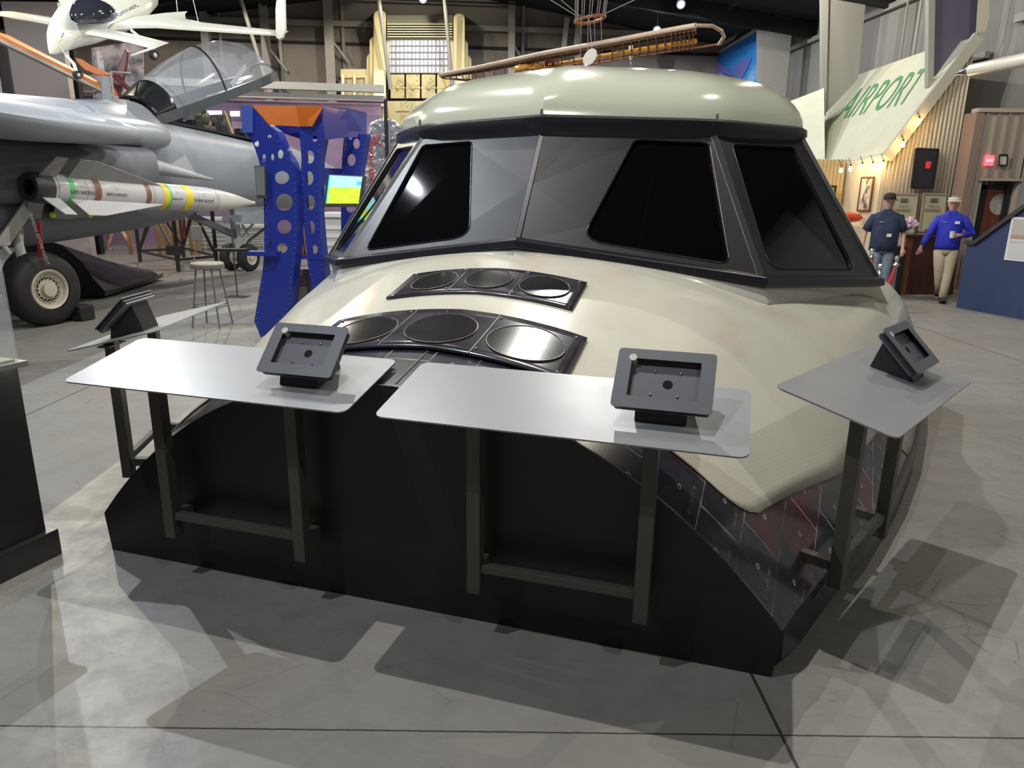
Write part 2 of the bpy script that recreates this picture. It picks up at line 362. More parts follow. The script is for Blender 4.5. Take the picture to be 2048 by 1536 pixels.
# thruster panels
def panel(xs, y0, y1, ports, name, sweep):
    n = 24; rows = []
    for j in range(9):
        rows.append([Lp(bx(-xs+2*xs*i/n, y0+(y1-y0)*j/8 - sweep*abs(-1+2*i/n), .022)) for i in range(n+1)])
    pl = MB().grid(rows).build(name, MTHR, sh, smooth=60); md = pl.modifiers.new('s', 'SOLIDIFY'); md.thickness = .012; md.offset = -1
    for (px, py, rx, ry) in ports:
        m = MB(); ctr = [Lp(bx(px, py, .026))]; k = 36; R = []
        for q in (1.0, .8, .55, .3): R.append([Lp(bx(px+rx*q*cos(2*pi*i/k), py+ry*q*sin(2*pi*i/k), .026)) for i in range(k)])
        R.append(ctr*k); m.grid(R, True); po = m.build('thruster_port', MPORT, pl, smooth=60)
        m = MB(); m.tube([Lp(bx(px+rx*cos(2*pi*i/k), py+ry*sin(2*pi*i/k), .026)) for i in range(k+1)], .0035, 6); m.build('port_rim', MRING, po, smooth=60)
    for sx in ((-1/3*xs*1.0), (1/3*xs)):
        m = MB(); m.tube([Lp(bx(sx, y0+(y1-y0)*j/8-sweep*abs(sx/xs), .0235)) for j in range(9)], .0025, 5)
        m.build('panel_seam', MLINE, pl)
    m = MB()
    for sx in (-.93, -.36, .36, .93):
        for yy in (.1, .9):
            q = bx(sx*xs, y0+(y1-y0)*yy-sweep*abs(sx), .026); m.sphere(Lp(q), .006, n=8, k=5)
    m.build('panel_screw', MSTEEL, pl, smooth=60)
panel(.5, 1.01, 1.36, [(-.30, 1.165, .125, .13), (.0, 1.19, .125, .13), (.31, 1.165, .13, .13)], 'thruster_panel', .03)
panel(.63, .335, .77, [(-.38, .50, .165, .16), (.0, .53, .165, .165), (.40, .51, .17, .165)], 'thruster_panel', .05)
# tile strip below the lower panel: two thin chrome strips on the crown
m = MB(); m.tube([Lp(bx(.02, y, .003)) for y in (.015, .1, .2, .33)], .0022, 5); m.build('crown_seam', MLINE, sh)
# cabin
S = [V((0, 1.70, 1.39)), V((1.41, 2.08, 1.19)), V((2.234, 3.256, 1.098)), V((2.15, 4.2, 1.12))]
T = [V((0, 2.22, 2.06)), V((1.03, 2.70, 2.07)), V((1.62, 3.50, 2.10)), V((1.58, 4.2, 2.12))]
C = [V((0, 1.61, 0)), V((.64, 1.70, 0)), V((1.06, 1.87, 0)), V((1.46, 2.02, 0)), V((2.06, 3.1, 0)), V((2.40, 3.62, 0)), V((2.3, 4.2, 0))]
Sx = [S[0], S[0].lerp(S[1], .45), S[0].lerp(S[1], .75), S[1], S[1].lerp(S[2], .72), S[2], S[3]]
def mir(p, sd): return V((p.x*sd, p.y, p.z))
def sub(a, n):
    o = []
    for i in range(len(a)-1): o += [a[i].lerp(a[i+1], k/n) for k in range(n)]
    return o+[a[-1]]
for sd in (1, -1):
    low = sub(C, 4); top = sub(Sx, 4); rows = []
    for i in range(len(low)):
        b = V((low[i].x, low[i].y, bz(low[i].x, low[i].y)-.005)); b2 = b+V((0, 0, .0)); rows.append([Lp(mir(b.lerp(top[i], k/4), sd)) for k in range(5)])
    MB().grid(rows).build('cabin_wall', MCW, sh, smooth=25, solid=.02)
    def facet(i, sd=sd):
        return lambda a, b: Lp(mir((S[i].lerp(S[i+1], a)).lerp(T[i].lerp(T[i+1], a), b), sd))
    f = facet(0)
    outer = [(0, 0), (.25, 0), (.5, 0), (.75, 0), (1, 0), (1, .5), (1, 1), (.75, 1), (.5, 1), (.25, 1), (0, 1), (0, .5)]
    w1 = rpoly([(.245, .095), (.875, .075), (.955, .93), (.52, .94)], [.13, .05, .045, .05])
    fp = holed(outer, [w1], f, 'window_panel', MFRM, sh, .03)
    def inset(i, q, d):
        ff = facet(i); P = [ff(a, b) for a, b in q]; c_ = ff(.5, .5); nrm = (ff(.6, .5)-c_).cross(ff(.5, .6)-c_).normalized()*(-sd if False else 1)
        if nrm.dot(c_-L(0, 3.5, 1.5)) < 0: nrm = -nrm
        return [p+nrm*d for p in P], nrm
    P1, nr = inset(0, w1, -.004); cpt = sum(P1, V((0, 0, 0)))/len(P1)
    po = mesh_obj('window_pane', P1, [tuple(range(len(P1)))], MPANE, fp)
    # narrow rim bead round the pane
    P2, nr = inset(0, w1, .014); MB().tube(P2+[P2[0]], .006, 6).build('pane_bead', MGASK, fp, smooth=60)
    w2 = rpoly([(.07, .075), (.82, .075), (.84, .93), (.14, .93)], [.09, .08, .05, .05])
    f2 = facet(1); fp2 = holed(outer, [w2], f2, 'window_panel', MFRM, sh, .03)
    P1, nr = inset(1, w2, -.004); mesh_obj('window_pane', P1, [tuple(range(len(P1)))], MPANE, fp2)
    P2, nr = inset(1, w2, .014); MB().tube(P2+[P2[0]], .006, 6).build('pane_bead', MGASK, fp2, smooth=60)
    MB().grid([[Lp(mir(S[2], sd)), Lp(mir(T[2], sd))], [Lp(mir(S[3], sd)), Lp(mir(T[3], sd))]]).build('cabin_side_panel', MCW, sh, solid=.03)
    # pillars
    MB().bar(Lp(mir(S[1]+V((0, -.012, 0)), sd)), Lp(mir(T[1]+V((0, -.012, 0)), sd)), .05, .02, up=(0, -1, .6)).build('window_pillar', MFRM, sh, bevel=.006)
    MB().bar(Lp(mir(S[2], sd)), Lp(mir(T[2], sd)), .05, .04, up=(sd, 0, .4)).build('window_pillar', MGASK, sh, bevel=.006)
    # sill mouldings
    m = MB(); sl = [Lp(mir(p, sd)) for p in S[:3]]; nout = [V((0, -1, 0)), V((sd*.5, -.8, 0)), V((sd*.8, -.5, 0))]
    rows = []
    for p, n_ in zip(sl, nout):
        n_ = (TT*n_.x+NN*n_.y); rows.append([p+n_*.0+V((0, 0, .045)), p+n_*.045+V((0, 0, .03)), p+n_*.055+V((0, 0, -.015)), p+n_*.01+V((0, 0, -.035))])
    m.grid(rows, True); m.build('window_sill', MGASK if sd > 0 else MGASK, sh, bevel=.006)
MB().bar(Lp(S[0]+V((0, -.01, .02))), Lp(T[0]+V((0, -.01, 0))), .035, .015, up=(0, -1, .6)).build('centre_post', MGASK, sh, bevel=.004)
# roof and brow
RR = [V((0, 2.20, 2.155)), V((1.06, 2.68, 2.155)), V((1.655, 3.51, 2.165)), V((1.62, 4.2, 2.17))]
QQ = [V((0, 3.35, 2.60)), V((.62, 3.7, 2.605)), V((.85, 4.0, 2.605)), V((.85, 4.2, 2.6))]
rim = []; tgt = []; nsub = 7
for i in range(3):
    for k in range(nsub): rim.append(RR[i].lerp(RR[i+1], k/nsub)); tgt.append(QQ[i].lerp(QQ[i+1], k/nsub))
rim.append(RR[3]); tgt.append(QQ[3])
def smoothpoly(a, it):
    for _ in range(it): a = [a[0]]+[(a[i-1]+a[i]*2+a[i+1])/4 for i in range(1, len(a)-1)]+[a[-1]]
    return a
rim = smoothpoly(rim, 2); tgt = smoothpoly(tgt, 6)
half = []
for r_, q in zip(rim, tgt):
    row = []
    for k in range(13):
        th = pi/2*k/12; e = (1-cos(th))**.9; z = r_.z+(q.z-r_.z)*sin(th)**.92
        p = r_.lerp(q, e); row.append(V((p.x, p.y, z)))
    half.append(row)
R_ = [[Lp(mir(p, -1)) for p in row] for row in half[::-1]]+[[Lp(p) for p in row] for row in half[1:]]
m = MB().grid(R_)
topc = [row[-1] for row in half]; cen = [[Lp(mir(p, -1)), L(0, p.y, 2.61+.01*0), Lp(p)] for p in topc]
m.grid(cen); rf = m.build('cabin_roof', MRF, sh, smooth=35); rf['label'] = 'pale green-cream glossy cabin roof'
# brow: black band under the roof edge
br = []
allr = [mir(p, -1) for p in rim[::-1]]+rim[1:]; T_ = sub([T[0], T[1], T[2], T[3]], nsub); allt = [mir(p, -1) for p in T_[::-1]]+T_[1:]
for r_, t_ in zip(allr, allt):
    o_ = V((r_.x-t_.x, r_.y-t_.y, 0)); o_ = V((r_.x*.45, -.9, 0)).normalized() if abs(r_.x) < 1.3 else V((r_.x*.6, -.35, 0)).normalized()
    br.append([Lp(r_+V((0, 0, .012))), Lp(r_+o_*.03+V((0, 0, -.005))), Lp(r_+o_*.035+V((0, 0, -.05))), Lp(t_+o_*.02+V((0, 0, -.035))), Lp(t_+V((0, 0, -.03)))])
MB().grid(br).build('brow_gasket', MGASK, sh, smooth=50, solid=.01)
m = MB()
for p in ((0, 2.185, 2.175), (1.05, 2.665, 2.175), (-1.05, 2.665, 2.175)): m.lathe([(.008, -.02), (.012, .0), (.008, .022), (0, .024)], Lp(p), n=10)
m.build('roof_stud', MSTEEL, sh, smooth=60)

# ---------------------------------------------------------------- reading tables and tablet enclosures
def table(fl, frr, posts, label, brk, zf=.9):
    """fl, frr: local xy of the front-left and front-right corners seen by the reader"""
    a = L(fl[0], fl[1], zf); b = L(frr[0], frr[1], zf); ex = (b-a).normalized(); w_ = (b-a).length; n_ = V((0, 0, 1)).cross(ex).normalized(); ey = (n_*.435+V((0, 0, .1))); dp = ey.length; ey.normalize(); ez = ex.cross(ey)
    t = thing('reading_table', (a+b)/2-V((0, 0, zf)), label, 'table', None)
    fn = lambda x, y, z=0: a+ex*x+ey*y+ez*z
    o = holed(rrect(0, w_, 0, dp, .035), [], lambda x, y: fn(x, y), 'tabletop', MTBL, t, .006)
    pp = []
    for (px, py) in posts:
        p = L(px, py, 0); yy = (p-a).dot(n_); zt = zf+.1*yy/.435-.004
        MB().box(-.026, .026, -.026, .026, .205, zt, lambda q: V((p.x, p.y, 0))+ex*q.x+n_*q.y+V((0, 0, q.z))).build('leg', MPOST, t, bevel=.003)
        MB().box(-.02, .02, .026, brk, .27, .31, lambda q: V((p.x, p.y, 0))+ex*q.x+n_*q.y+V((0, 0, q.z))).build('wall_bracket', MPOST, t)
        MB().box(-.08, .08, -.03, .03, -.022, -.014, lambda q: V((p.x, p.y, zt))+ex*q.x+n_*q.y+V((0, 0, q.z+.23*0))).build('mounting_plate', MPOST, t)
        pp.append(p)
    MB().bar(pp[0]+V((0, 0, .31))+ex*.026, pp[1]+V((0, 0, .31))-ex*.026, .034, .034).build('rail', MPOST, t, bevel=.003)
    return fn, w_, dp, ex, ey, ez, n_
def enclosure(fr_, cx, label):
    fn, w_, dp, ex, ey, ez, n_ = fr_
    base = fn(cx, .30, .003); t = thing('tablet_enclosure', base, label, 'tablet stand')
    up = V((0, 0, 1)); tl = radians(46); sx = ex; sy = (n_*cos(tl)+up*sin(tl)); sz = sx.cross(sy)  # face frame, sz toward reader/up
    c0 = fn(cx, .135, 0)+up*.042
    G = lambda x, y, z=0: c0+sx*x+sy*y+sz*z
    holed(rrect(-.163, .163, 0, .228, .014), [rrect(-.115, .115, .045, .19, .003)], lambda x, y: G(x, y, .028), 'bezel', MTAB, t, .004)
    m = MB()
    m.hexa([G(x, y, -.006) for x, y in rrect(-.155, .155, .008, .22, .01)], [G(x, y, .002) for x, y in rrect(-.155, .155, .008, .22, .01)])
    bp_ = m.build('back_plate', MTAB, t)
    o2 = rrect(-.155, .155, .008, .22, .01); m = MB(); m.grid([[G(x, y, .0) for x, y in o2], [G(x, y, .027) for x, y in o2]], True).build('side_wall', MTABD, t, smooth=30, solid=.003)
    m = MB().hexa([G(x, y, .0022) for x, y in circ(.012, .112, .0165, 20)], [G(x, y, .0032) for x, y in circ(.012, .112, .0165, 20)]); m.build('cable_hole', MHOLE, bp_)
    m = MB()
    for x, y in ((-.035, .158), (.05, .158), (-.04, .068), (.048, .068)): m.sphere(G(x, y, .004), .0045, n=8, k=5)
    m.build('screw', MSTEEL, bp_, smooth=60)
    MB().hexa([G(x, y, .002) for x, y in circ(-.112, .193, .0135, 18)], [G(x, y, .031) for x, y in circ(-.112, .193, .0135, 18)]).build('lock', MWHT, t, smooth=30)
    # wedge foot
    b0, b1 = fn(cx-.085, .15, .003), fn(cx+.085, .15, .003); b2, b3 = fn(cx+.085, .33, .003), fn(cx-.085, .33, .003)
    MB().hexa([b0, b1, b2, b3], [G(-.085, .03, -.006), G(.085, .03, -.006), G(.085, .20, -.006), G(-.085, .20, -.006)]).build('foot', MTABD, t, bevel=.003)
    if True: text('BOUNCEPAD'[:0] or '•••', .012, MLINE, 'foot_marking', t, frame_m((b2+b3)/2+V((0, 0, .03))+n_*.002, -ex, (0, 0, 1)))
    return t
tb1 = table((-1.345, -.268), (-.042, -.268), [(-1.01, -.12), (-.36, -.12)], 'gray steel reading table at the left front of the black bulkhead', .12, .915)
tb2 = table((.071, -.268), (1.336, -.268), [(.40, -.12), (1.03, -.12)], 'gray steel reading table at the right front of the black bulkhead', .12, .915)
tb3 = table((1.811, .126), (2.299, 1.123), [(1.731, .358), (1.975, .885)], 'dark-looking steel reading table beside the right flank of the shuttle nose', .17)
tb0 = table((-2.21, 1.20), (-1.878, .21), [(-1.975, .885), (-1.731, .358)], 'steel reading table seen edge-on beside the left flank of the shuttle nose', .17)
enclosure(tb1, 1.02, 'empty dark gray tablet enclosure on the left front reading table')
enclosure(tb2, .98, 'empty dark gray tablet enclosure on the right front reading table')
enclosure(tb3, .80, 'empty black tablet enclosure on the table at the right flank')
enclosure(tb0, .80, 'black tablet enclosure seen from behind on the edge-on left table')

# ================================================================ display case at the left
CA = V((-2.13, 3.05, 0)); cd = V((-.34, -.94, 0)).normalized(); cb = V((-.94, .34, 0)).normalized()
K = lambda x, y, z: CA+cb*x+cd*y+V((0, 0, z))
MCASE = mat('case_dark_gray', (.035, .034, .036), .3, coat=.2, noise=.2, nscale=2)
MACR = mat('clear_acrylic', (.8, .85, .9), .04, alpha=.16, spec=.8)
dc = thing('display_case', K(.5, .7, 0), 'dark gray museum display case with clear acrylic cover at the left edge', 'display case')
MB().box(.035, .9, .035, 1.4, .13, .92, lambda p: K(p.x, p.y, p.z)).build('case_body', MCASE, dc, bevel=.003)
MB().box(0, .93, 0, 1.43, 0, .13, lambda p: K(p.x, p.y, p.z)).build('plinth', MCASE, dc, bevel=.004)
MB().box(.005, .92, .005, 1.42, .92, .945, lambda p: K(p.x, p.y, p.z)).build('ledge', mat('case_ledge', (.2, .2, .19), .4, metal=.3), dc, bevel=.002)
cv = MB()
for a in ((.03, .036, .03, 1.38), (.894, .9, .03, 1.38), (.036, .894, .03, .036), (.036, .894, 1.374, 1.38)): cv.box(a[0], a[1], a[2], a[3], .945, 2.2, lambda p: K(p.x, p.y, p.z))
cv.box(.03, .9, .03, 1.38, 2.2, 2.206, lambda p: K(p.x, p.y, p.z)); cv.build('acrylic_cover', MACR, dc)
MB().box(.04, .89, .04, 1.37, .946, .955, lambda p: K(p.x, p.y, p.z)).build('case_deck', mat('deck_beige', (.42, .39, .32), .6), dc)

# ================================================================ building shell
YBW = 26.3; XRW = 10.6; KZ = .824
def bw(u, v, off=0): return onp(u, v, (0, YBW-off, 0), (-.09, 1, 0))
def rw(u, v, off=0): return onp(u, v, (XRW-off, 0, 0), (1, .09, 0))
def bwx(x, z, off=0): return V((x, YBW-off*KZ+.09*x, z))
def rwy(y, z, off=0): return V((XRW-off-.09*y, y, z))
def roofz(x): return 8.25-.146*abs(x+3)
MW1 = mat('insulated_wall_tan', (.20, .18, .165), .8, noise=.25, nscale=.5, bump=.2)
MW2 = mat('insulated_wall_gray', (.24, .24, .235), .75, noise=.15, nscale=.6, bump=.2)
MROOF = mat('dark_roof_liner', (.008, .009, .015), .8, noise=.4, nscale=.8)
MSTL = mat('tan_frame_steel', (.27, .255, .24), .6); MSTG = mat('gray_frame_steel', (.30, .30, .285), .55)
xl, xr = -17, 8.6
m = MB(); n = 20
m.grid([[bwx(xl+(xr-xl)*i/n, 0), bwx(xl+(xr-xl)*i/n, roofz(xl+(xr-xl)*i/n)+.3)] for i in range(n+1)]); m.build('wall_back', MW1, solid=.1)['kind'] = 'structure'
MB().grid([[rwy(-8, 0), rwy(-8, 6.45)], [rwy(27, 0), rwy(27, 6.75)]]).build('wall_right', MW2, solid=.1)['kind'] = 'structure'
MB().grid([[V((-17, -8, 0)), V((-17, -8, 6.3))], [V((-17, 25, 0)), V((-17, 25, 6.3))]]).build('wall_left', MW1, solid=.1)['kind'] = 'structure'
MB().grid([[V((-17, -8, 0)), V((-17, -8, 6.2))], [V((-3, -8, 0)), V((-3, -8, 8.2))], [V((11.3, -8, 0)), V((11.3, -8, 6.1))]]).build('wall_front', MW1, solid=.1)['kind'] = 'structure'
MB().grid([[V((-18, -8.5, roofz(-18)+.1)), V((-3, -8.5, 8.35)), V((12, -8.5, roofz(12)+.1))], [V((-18, 28, roofz(-18)+.1)), V((-3, 28, 8.35)), V((12, 28, roofz(12)+.1))]]).build('ceiling', MROOF, solid=.15)['kind'] = 'structure'
tn = [0]
def trim(mb, m, **k): tn[0] += 1; o = mb.build('trim_%d' % tn[0], m, **k); o['kind'] = 'structure'; return o
for u, vt, wd in ((538, 14, .26), (664, 0, .3), (1022, 8, .22), (420, 40, .24), (1152, 28, .22)):
    p = bw(u, 190, .7); zt = min(roofz(p.x), 8.1)
    trim(MB().box(-wd/2, wd/2, -.02, .02, 0, zt-.1, lambda q: p*1+V((q.x, q.y, q.z-p.z))).box(-.02, .02, 0, .5, 0, zt-.1, lambda q: p*1+V((q.x, q.y, q.z-p.z))), MSTL)
    trim(MB().bar(bw(u+24, 100, .15)+V((0, 0, -1.2)), bw(u+24, 100, .15)+V((0, 0, 1.6)), .1).bar(V((p.x, p.y, zt-1.3)), V((p.x+.5, p.y+.45, zt-2.0)), .07).bar(V((p.x, p.y, 5.4)), V((p.x+.5, p.y+.45, 4.9)), .07), MSTL)
for z, h, off in ((7.0, .16, .3), (6.42, .08, .16), (5.05, .13, .15)): trim(MB().bar(bwx(xl, z, off), bwx(xr-.5, z, off), .1, h), MSTL if z > 6.5 or z < 5.2 else MROOF)
trim(MB().bar(bwx(xl+4, 7.66, .9), bwx(xr-4, 7.66, .9), .03, .05), MROOF)
for a, b in (((482, 0), (541, 192)), ((757, -6), (781, 178)), ((889, -6), (904, 170))):
    trim(MB().tube([bw(a[0], a[1], 2.6), bw(b[0], b[1], 2.0)], .06, 10), MSTG, smooth=40)
# mezzanine edge beam and wall below it, lilac light put into its colour
trim(MB().bar(bwx(-16.5, 4.72, 4.2), bwx(-3.9, 4.62, 4.2), .2, .2), MSTG); trim(MB().bar(bwx(-16.5, 4.45, 4.0), bwx(-3.9, 4.36, 4.0), .2, .16), MSTL)
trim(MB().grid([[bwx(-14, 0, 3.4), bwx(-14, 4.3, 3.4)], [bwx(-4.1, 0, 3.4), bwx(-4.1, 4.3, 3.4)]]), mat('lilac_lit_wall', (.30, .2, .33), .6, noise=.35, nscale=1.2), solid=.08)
MLIL = mat('lilac_screen', (.5, .45, .7), .4, emis=(.62, .5, .95), es=.9)
for a in ((412, 444, 221, 232), (460, 480, 222, 233), (640, 668, 222, 240)):
    o = MB().hexa([bw(a[0], a[2], 3.8), bw(a[1], a[2], 3.8), bw(a[1], a[3], 3.8), bw(a[0], a[3], 3.8)], [bw(a[0], a[2], 3.75), bw(a[1], a[2], 3.75), bw(a[1], a[3], 3.75), bw(a[0], a[3], 3.75)]).build('wall_screen', MLIL)
    tag(o, {412: 'lilac lit wall screen just right of the olive helmet in the cockpit', 460: 'smaller lilac lit wall screen beside the blue tower crown', 640: 'lilac lit wall screen hidden behind the blue tower crown'}[a[0]], 'screen')
# rigid frame webs on the right wall
def web(px, Y, m, d=.03): a = [aty(u, v, Y) for u, v in px]; trim(MB().hexa(a, [p+V((0, d, 0)) for p in a]), m)
MPUR = mat('purple_shaded_frame', (.10, .085, .14), .6)  # third web's shadow is painted in as this dark purple
web([(1514, 57), (1590, 3), (1569, 212), (1514, 192)], 22.3, MSTG)
web([(1657, -30), (1735, -30), (1716, 158), (1690, 186), (1650, 228)], 18.6, MSTG); web([(1643, -30), (1658, -30), (1652, 231), (1644, 229)], 18.45, MSTG, .12)
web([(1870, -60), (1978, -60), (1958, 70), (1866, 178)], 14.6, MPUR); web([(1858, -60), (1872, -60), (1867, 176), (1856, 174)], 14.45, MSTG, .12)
web([(1966, -60), (1975, -60), (1979, 30), (1972, 62), (1958, 66)], 14.2, mat('cream_batt', (.5, .48, .4), .7), .1)
for z in (2.6, 4.4, 6.05): trim(MB().bar(rwy(15, z, .1), rwy(26, z, .1), .1, .12), MSTG)
trim(MB().bar(rwy(9, 4.9, .1), rwy(14.4, 4.9, .1), .1, .14), MSTG)
for y in (17.1, 17.6, 20.2, 20.8): trim(MB().tube([rwy(y, 1, .25), rwy(y, 6.4, .25)], .025, 6), MSTG)
for y in (4, 9.5, 14.6, 18.6, 22.3):
    trim(MB().bar(V((-3, y, 8.0)), V((9.0 if y > 14 else 9.8, y, roofz(9)-.3)), .15, .4), MROOF); trim(MB().bar(V((-3, y, 8.0)), V((-16.5, y, roofz(-16.5)-.25)), .15, .4), MROOF)
for x in (-12, -8, 2.5, 6): trim(MB().bar(V((x, 2, roofz(x)-.12)), V((x, 25, roofz(x)-.12)), .08, .12), MROOF)
# left display walls
MLW = mat('beige_display_wall', (.36, .31, .29), .7); MLG = mat('bluegray_panel', (.27, .29, .31), .6)
def slab(name, px, Y, m, d=.15, st=True, parent=None):
    a = [aty(u, v, Y) for u, v in px]; o = MB().hexa(a, [p+V((0, d, 0)) for p in a]).build(name, m, parent)
    if st: o['kind'] = 'structure'
    return o
def fslab(u0, u1, vt, Y, m, d=.2):
    a = aty(u0, 376, Y); b = aty(u1, 376, Y); z = aty((u0+u1)/2, vt, Y).z
    tn[0] += 1; o = MB().box(a.x, b.x, Y, Y+d, 0, z).build('trim_%d' % tn[0], m); o['kind'] = 'structure'
fslab(-40, 26, 14, 19.0, MLG); fslab(60, 166, 4, 18.2, MLW); fslab(26, 60, 60, 19.6, MW1); fslab(166, 184, 100, 19.0, MROOF)

# ================================================================ ceiling lamps that show
MBULB = mat('lamp_glow', (1, 1, 1), .3, emis=(.9, .94, 1), es=60); MLH = mat('lamp_housing', (.05, .05, .06), .5)
for i, (u, v, Y, lab) in enumerate(((1362, 8, 21.5, 'bright ceiling spotlight nearest the top edge, right of centre'), (1314, 60, 23.5, 'bright ceiling spotlight just above the bare wooden wing'), (846, -2, 23.5, 'ceiling spotlight above the yellow facade'))):
    p = aty(u, v, Y); t = thing('ceiling_spotlight', p+V((0, 0, .1)), lab, 'lamp')
    ax = (V((p.x*.3, 4, 0))-p).normalized()
    MB().lathe([(.0, .0), (.10, .0), (.13, .08), (.13, .3), (.04, .36), (0, .36)], p-ax*.28, -ax*-1 if False else ax, 14).build('housing', MLH, t, smooth=40)
    MB().sphere(p+ax*.1, .085).build('bulb', MBULB, t, smooth=60)
    MB().bar(p+V((0, 0, .1)), V((p.x, p.y, roofz(p.x)-.1)), .03).build('drop_rod', MLH, t)

# ================================================================ yellow art-deco facade on the back wall
MY = mat('facade_yellow', (.62, .54, .30), .6, noise=.1, nscale=1.5); MY2 = mat('facade_trim_cream', (.66, .64, .5), .6); MYG = mat('louver_olive', (.25, .25, .2), .6)
MWH = mat('frosted_pane', (.6, .6, .68), .4, emis=(.7, .72, .85), es=.18); MGRY = mat('muntin_gray', (.22, .22, .25), .5)
fc = thing('terminal_facade', V((bw(838, 300, 1.2).x, bw(838, 300, 1.2).y, 0)), 'pale yellow art deco terminal facade with stepped fins round a gridded window', 'facade')
def fq(name, u0, u1, v0, v1, o0, o1, m, parent=fc, bev=.02):
    q = [(u0, v0), (u1, v0), (u1, v1), (u0, v1)]
    return MB().hexa([bw(u, v, o0) for u, v in q], [bw(u, v, o1) for u, v in q]).build(name, m, parent, bevel=bev)
def fin(us, name='stepped_fin'):
    m = MB()
    for (u0, u1, vt, vb, o) in us:
        r = abs(u1-u0)/2.2; P = [(u0, vb), (u1, vb)]+[((u0+u1)/2+(u1-u0)/2*cos(pi*k/8), vt+r*(1-sin(pi*k/8))) for k in range(9)]
        m.hexa([bw(u, v, o) for u, v in P], [bw(u, v, .3) for u, v in P])
    return m.build(name, MY, fc, bevel=.03)
fin([(747, 772, 20, 198, 1.5), (739, 765, 72, 198, 1.35), (733, 770, 102, 198, 1.2)]); fin([(907, 930, 27, 200, 1.5), (914, 936, 79, 200, 1.35), (912, 943, 108, 200, 1.2)])
fq('side_cheek', 747, 772, 140, 198, 1.5, 1.9, MY2); fq('side_cheek', 905, 930, 145, 200, 1.5, 1.9, MY2)
lv = fq('louver_panel', 773, 906, 30, 74, .6, .9, MYG)
for k in range(6): fq('louver_slat', 774, 905, 47+k*5, 49.5+k*5, .9, 1.25, MY2, lv, .01)
wf = fq('window_frame', 773, 907, 73, 147, .5, 1.0, MY2)
fq('frosted_pane', 780, 899, 80, 145, 1.0, 1.04, MWH, wf, 0)
for k in range(15): u = 780+119*(k+.5)/15; fq('window_muntin', u-(.9 if k % 2 else .45), u+(.9 if k % 2 else .45), 80, 145, 1.04, 1.1, MGRY, wf, 0)
for k in range(4): fq('window_muntin', 780, 899, 91+k*13-.6, 92+k*13, 1.04, 1.09, MGRY, wf, 0)
for k in range(4):
    u = 781+31*k; pn = fq('relief_panel', u, u+28, 149, 197, .9, 1.15, MY); c_ = bw(u+14, 176, 1.16)
    m = MB().sphere(c_, .07)
    for a in (0, 180, 35, 145, 90): m.bar(c_, c_+V((cos(radians(a))*.25, 0, sin(radians(a))*.22)), .03)
    m.build('star_relief', MY, pn)
    m = MB(); rnd = random.Random(k)
    for _ in range(9): q = bw(u+3+rnd.random()*22, 152+rnd.random()*42, 1.15); m.bar(q, q+V((.07, -.015, .04)), .022)
    m.build('leaf_relief', MY, pn)
bd = fq('lower_wall', 768, 990, 202, 440, .6, 1.1, MY); fq('wall_band', 738, 772, 215, 440, .6, 1.0, MY)
for v in (222, 250, 280): fq('wall_joint', 792, 990, v, v+1.2, 1.1, 1.13, MGRY, bd, 0)
m = MB(); rnd = random.Random(5)
for _ in range(40): q = bw(800+rnd.random()*60, 205+rnd.random()*40, 1.1); m.bar(q, q+V((.08, -.015, .08)), .03)
m.build('leaf_relief', MY, bd)
sb = fq('side_box', 682, 735, 140, 196, .5, 1.0, MY); fq('box_cap', 681, 736, 138, 156, .9, 1.1, MY)
for a in ((683, 689), (706, 712), (730, 735)): fq('pilaster', a[0], a[1], 150 if a[0] != 706 else 146, 197, 1.0, 1.15, MY2, sb, .01)
for a in ((690, 705), (713, 729)):
    gl = fq('grille', a[0], a[1], 160, 193, 1.0, 1.03, mat('grille_ochre', (.40, .34, .2), .6), sb, 0)
fq('ledge', 590, 768, 207, 214, .2, 2.8, mat('ledge_cream', (.7, .69, .6), .6)); fq('apron_panel', 733, 768, 215, 240, 1.1, 1.5, MY)
lamp(-3.0, 22.6, 7.5, 130, (1, .93, .7), .1, (-3.0, 26, 4.8), 110)

# ================================================================ fighter jet
G0 = V((-5.9, 15.4, 0)); JD = V((.342, .94, 0)); JR = V((.94, -.342, 0))
J = lambda s, r, z: G0+JD*s+JR*r+V((0, 0, z))
MJ = mat('jet_gray', (.30, .33, .37), .42, noise=.12, nscale=1.5); MJD = mat('jet_shade_gray', (.14, .145, .17), .55, noise=.2, nscale=2); MJL = mat('jet_fairing_gray', (.40, .42, .45), .5)  # nacelle gray is darkened to carry the shade beneath the wing
MTYRE = mat('tyre_rubber', (.015, .015, .016), .7); MRIM = mat('wheel_cream', (.50, .47, .38), .45); MDRK = mat('cockpit_black', (.01, .01, .012), .6)
MCAN = mat('canopy_glass', (.55, .6, .68), .06, alpha=.32, spec=.9)
MGEAR = mat('gear_white', (.5, .5, .48), .4); MRED = mat('streamer_red', (.28, .02, .025), .6)
jet = thing('fighter_jet', J(-2, 0, 0), 'gray twin-seat fighter jet with raised canopy and swept wing glove at the left', 'airplane')
def loft(st, n=20, p=2.3, fr=J):
    rows = []
    for s, r, z, a, bt, bb in st:  # centre r,z; half width a; half height top bt, bottom bb
        row = []
        for k in range(n):
            th = 2*pi*k/n; c_, s_ = cos(th), sin(th); e = 2/p
            row.append(fr(s, r+a*math.copysign(abs(c_)**e, c_), z+(bt if s_ > 0 else bb)*math.copysign(abs(s_)**e, s_)))
        rows.append(row)
    m = MB().grid(rows, True); m.add(rows[0], [tuple(range(n))[::-1]]); m.add(rows[-1], [tuple(range(n))]); return m
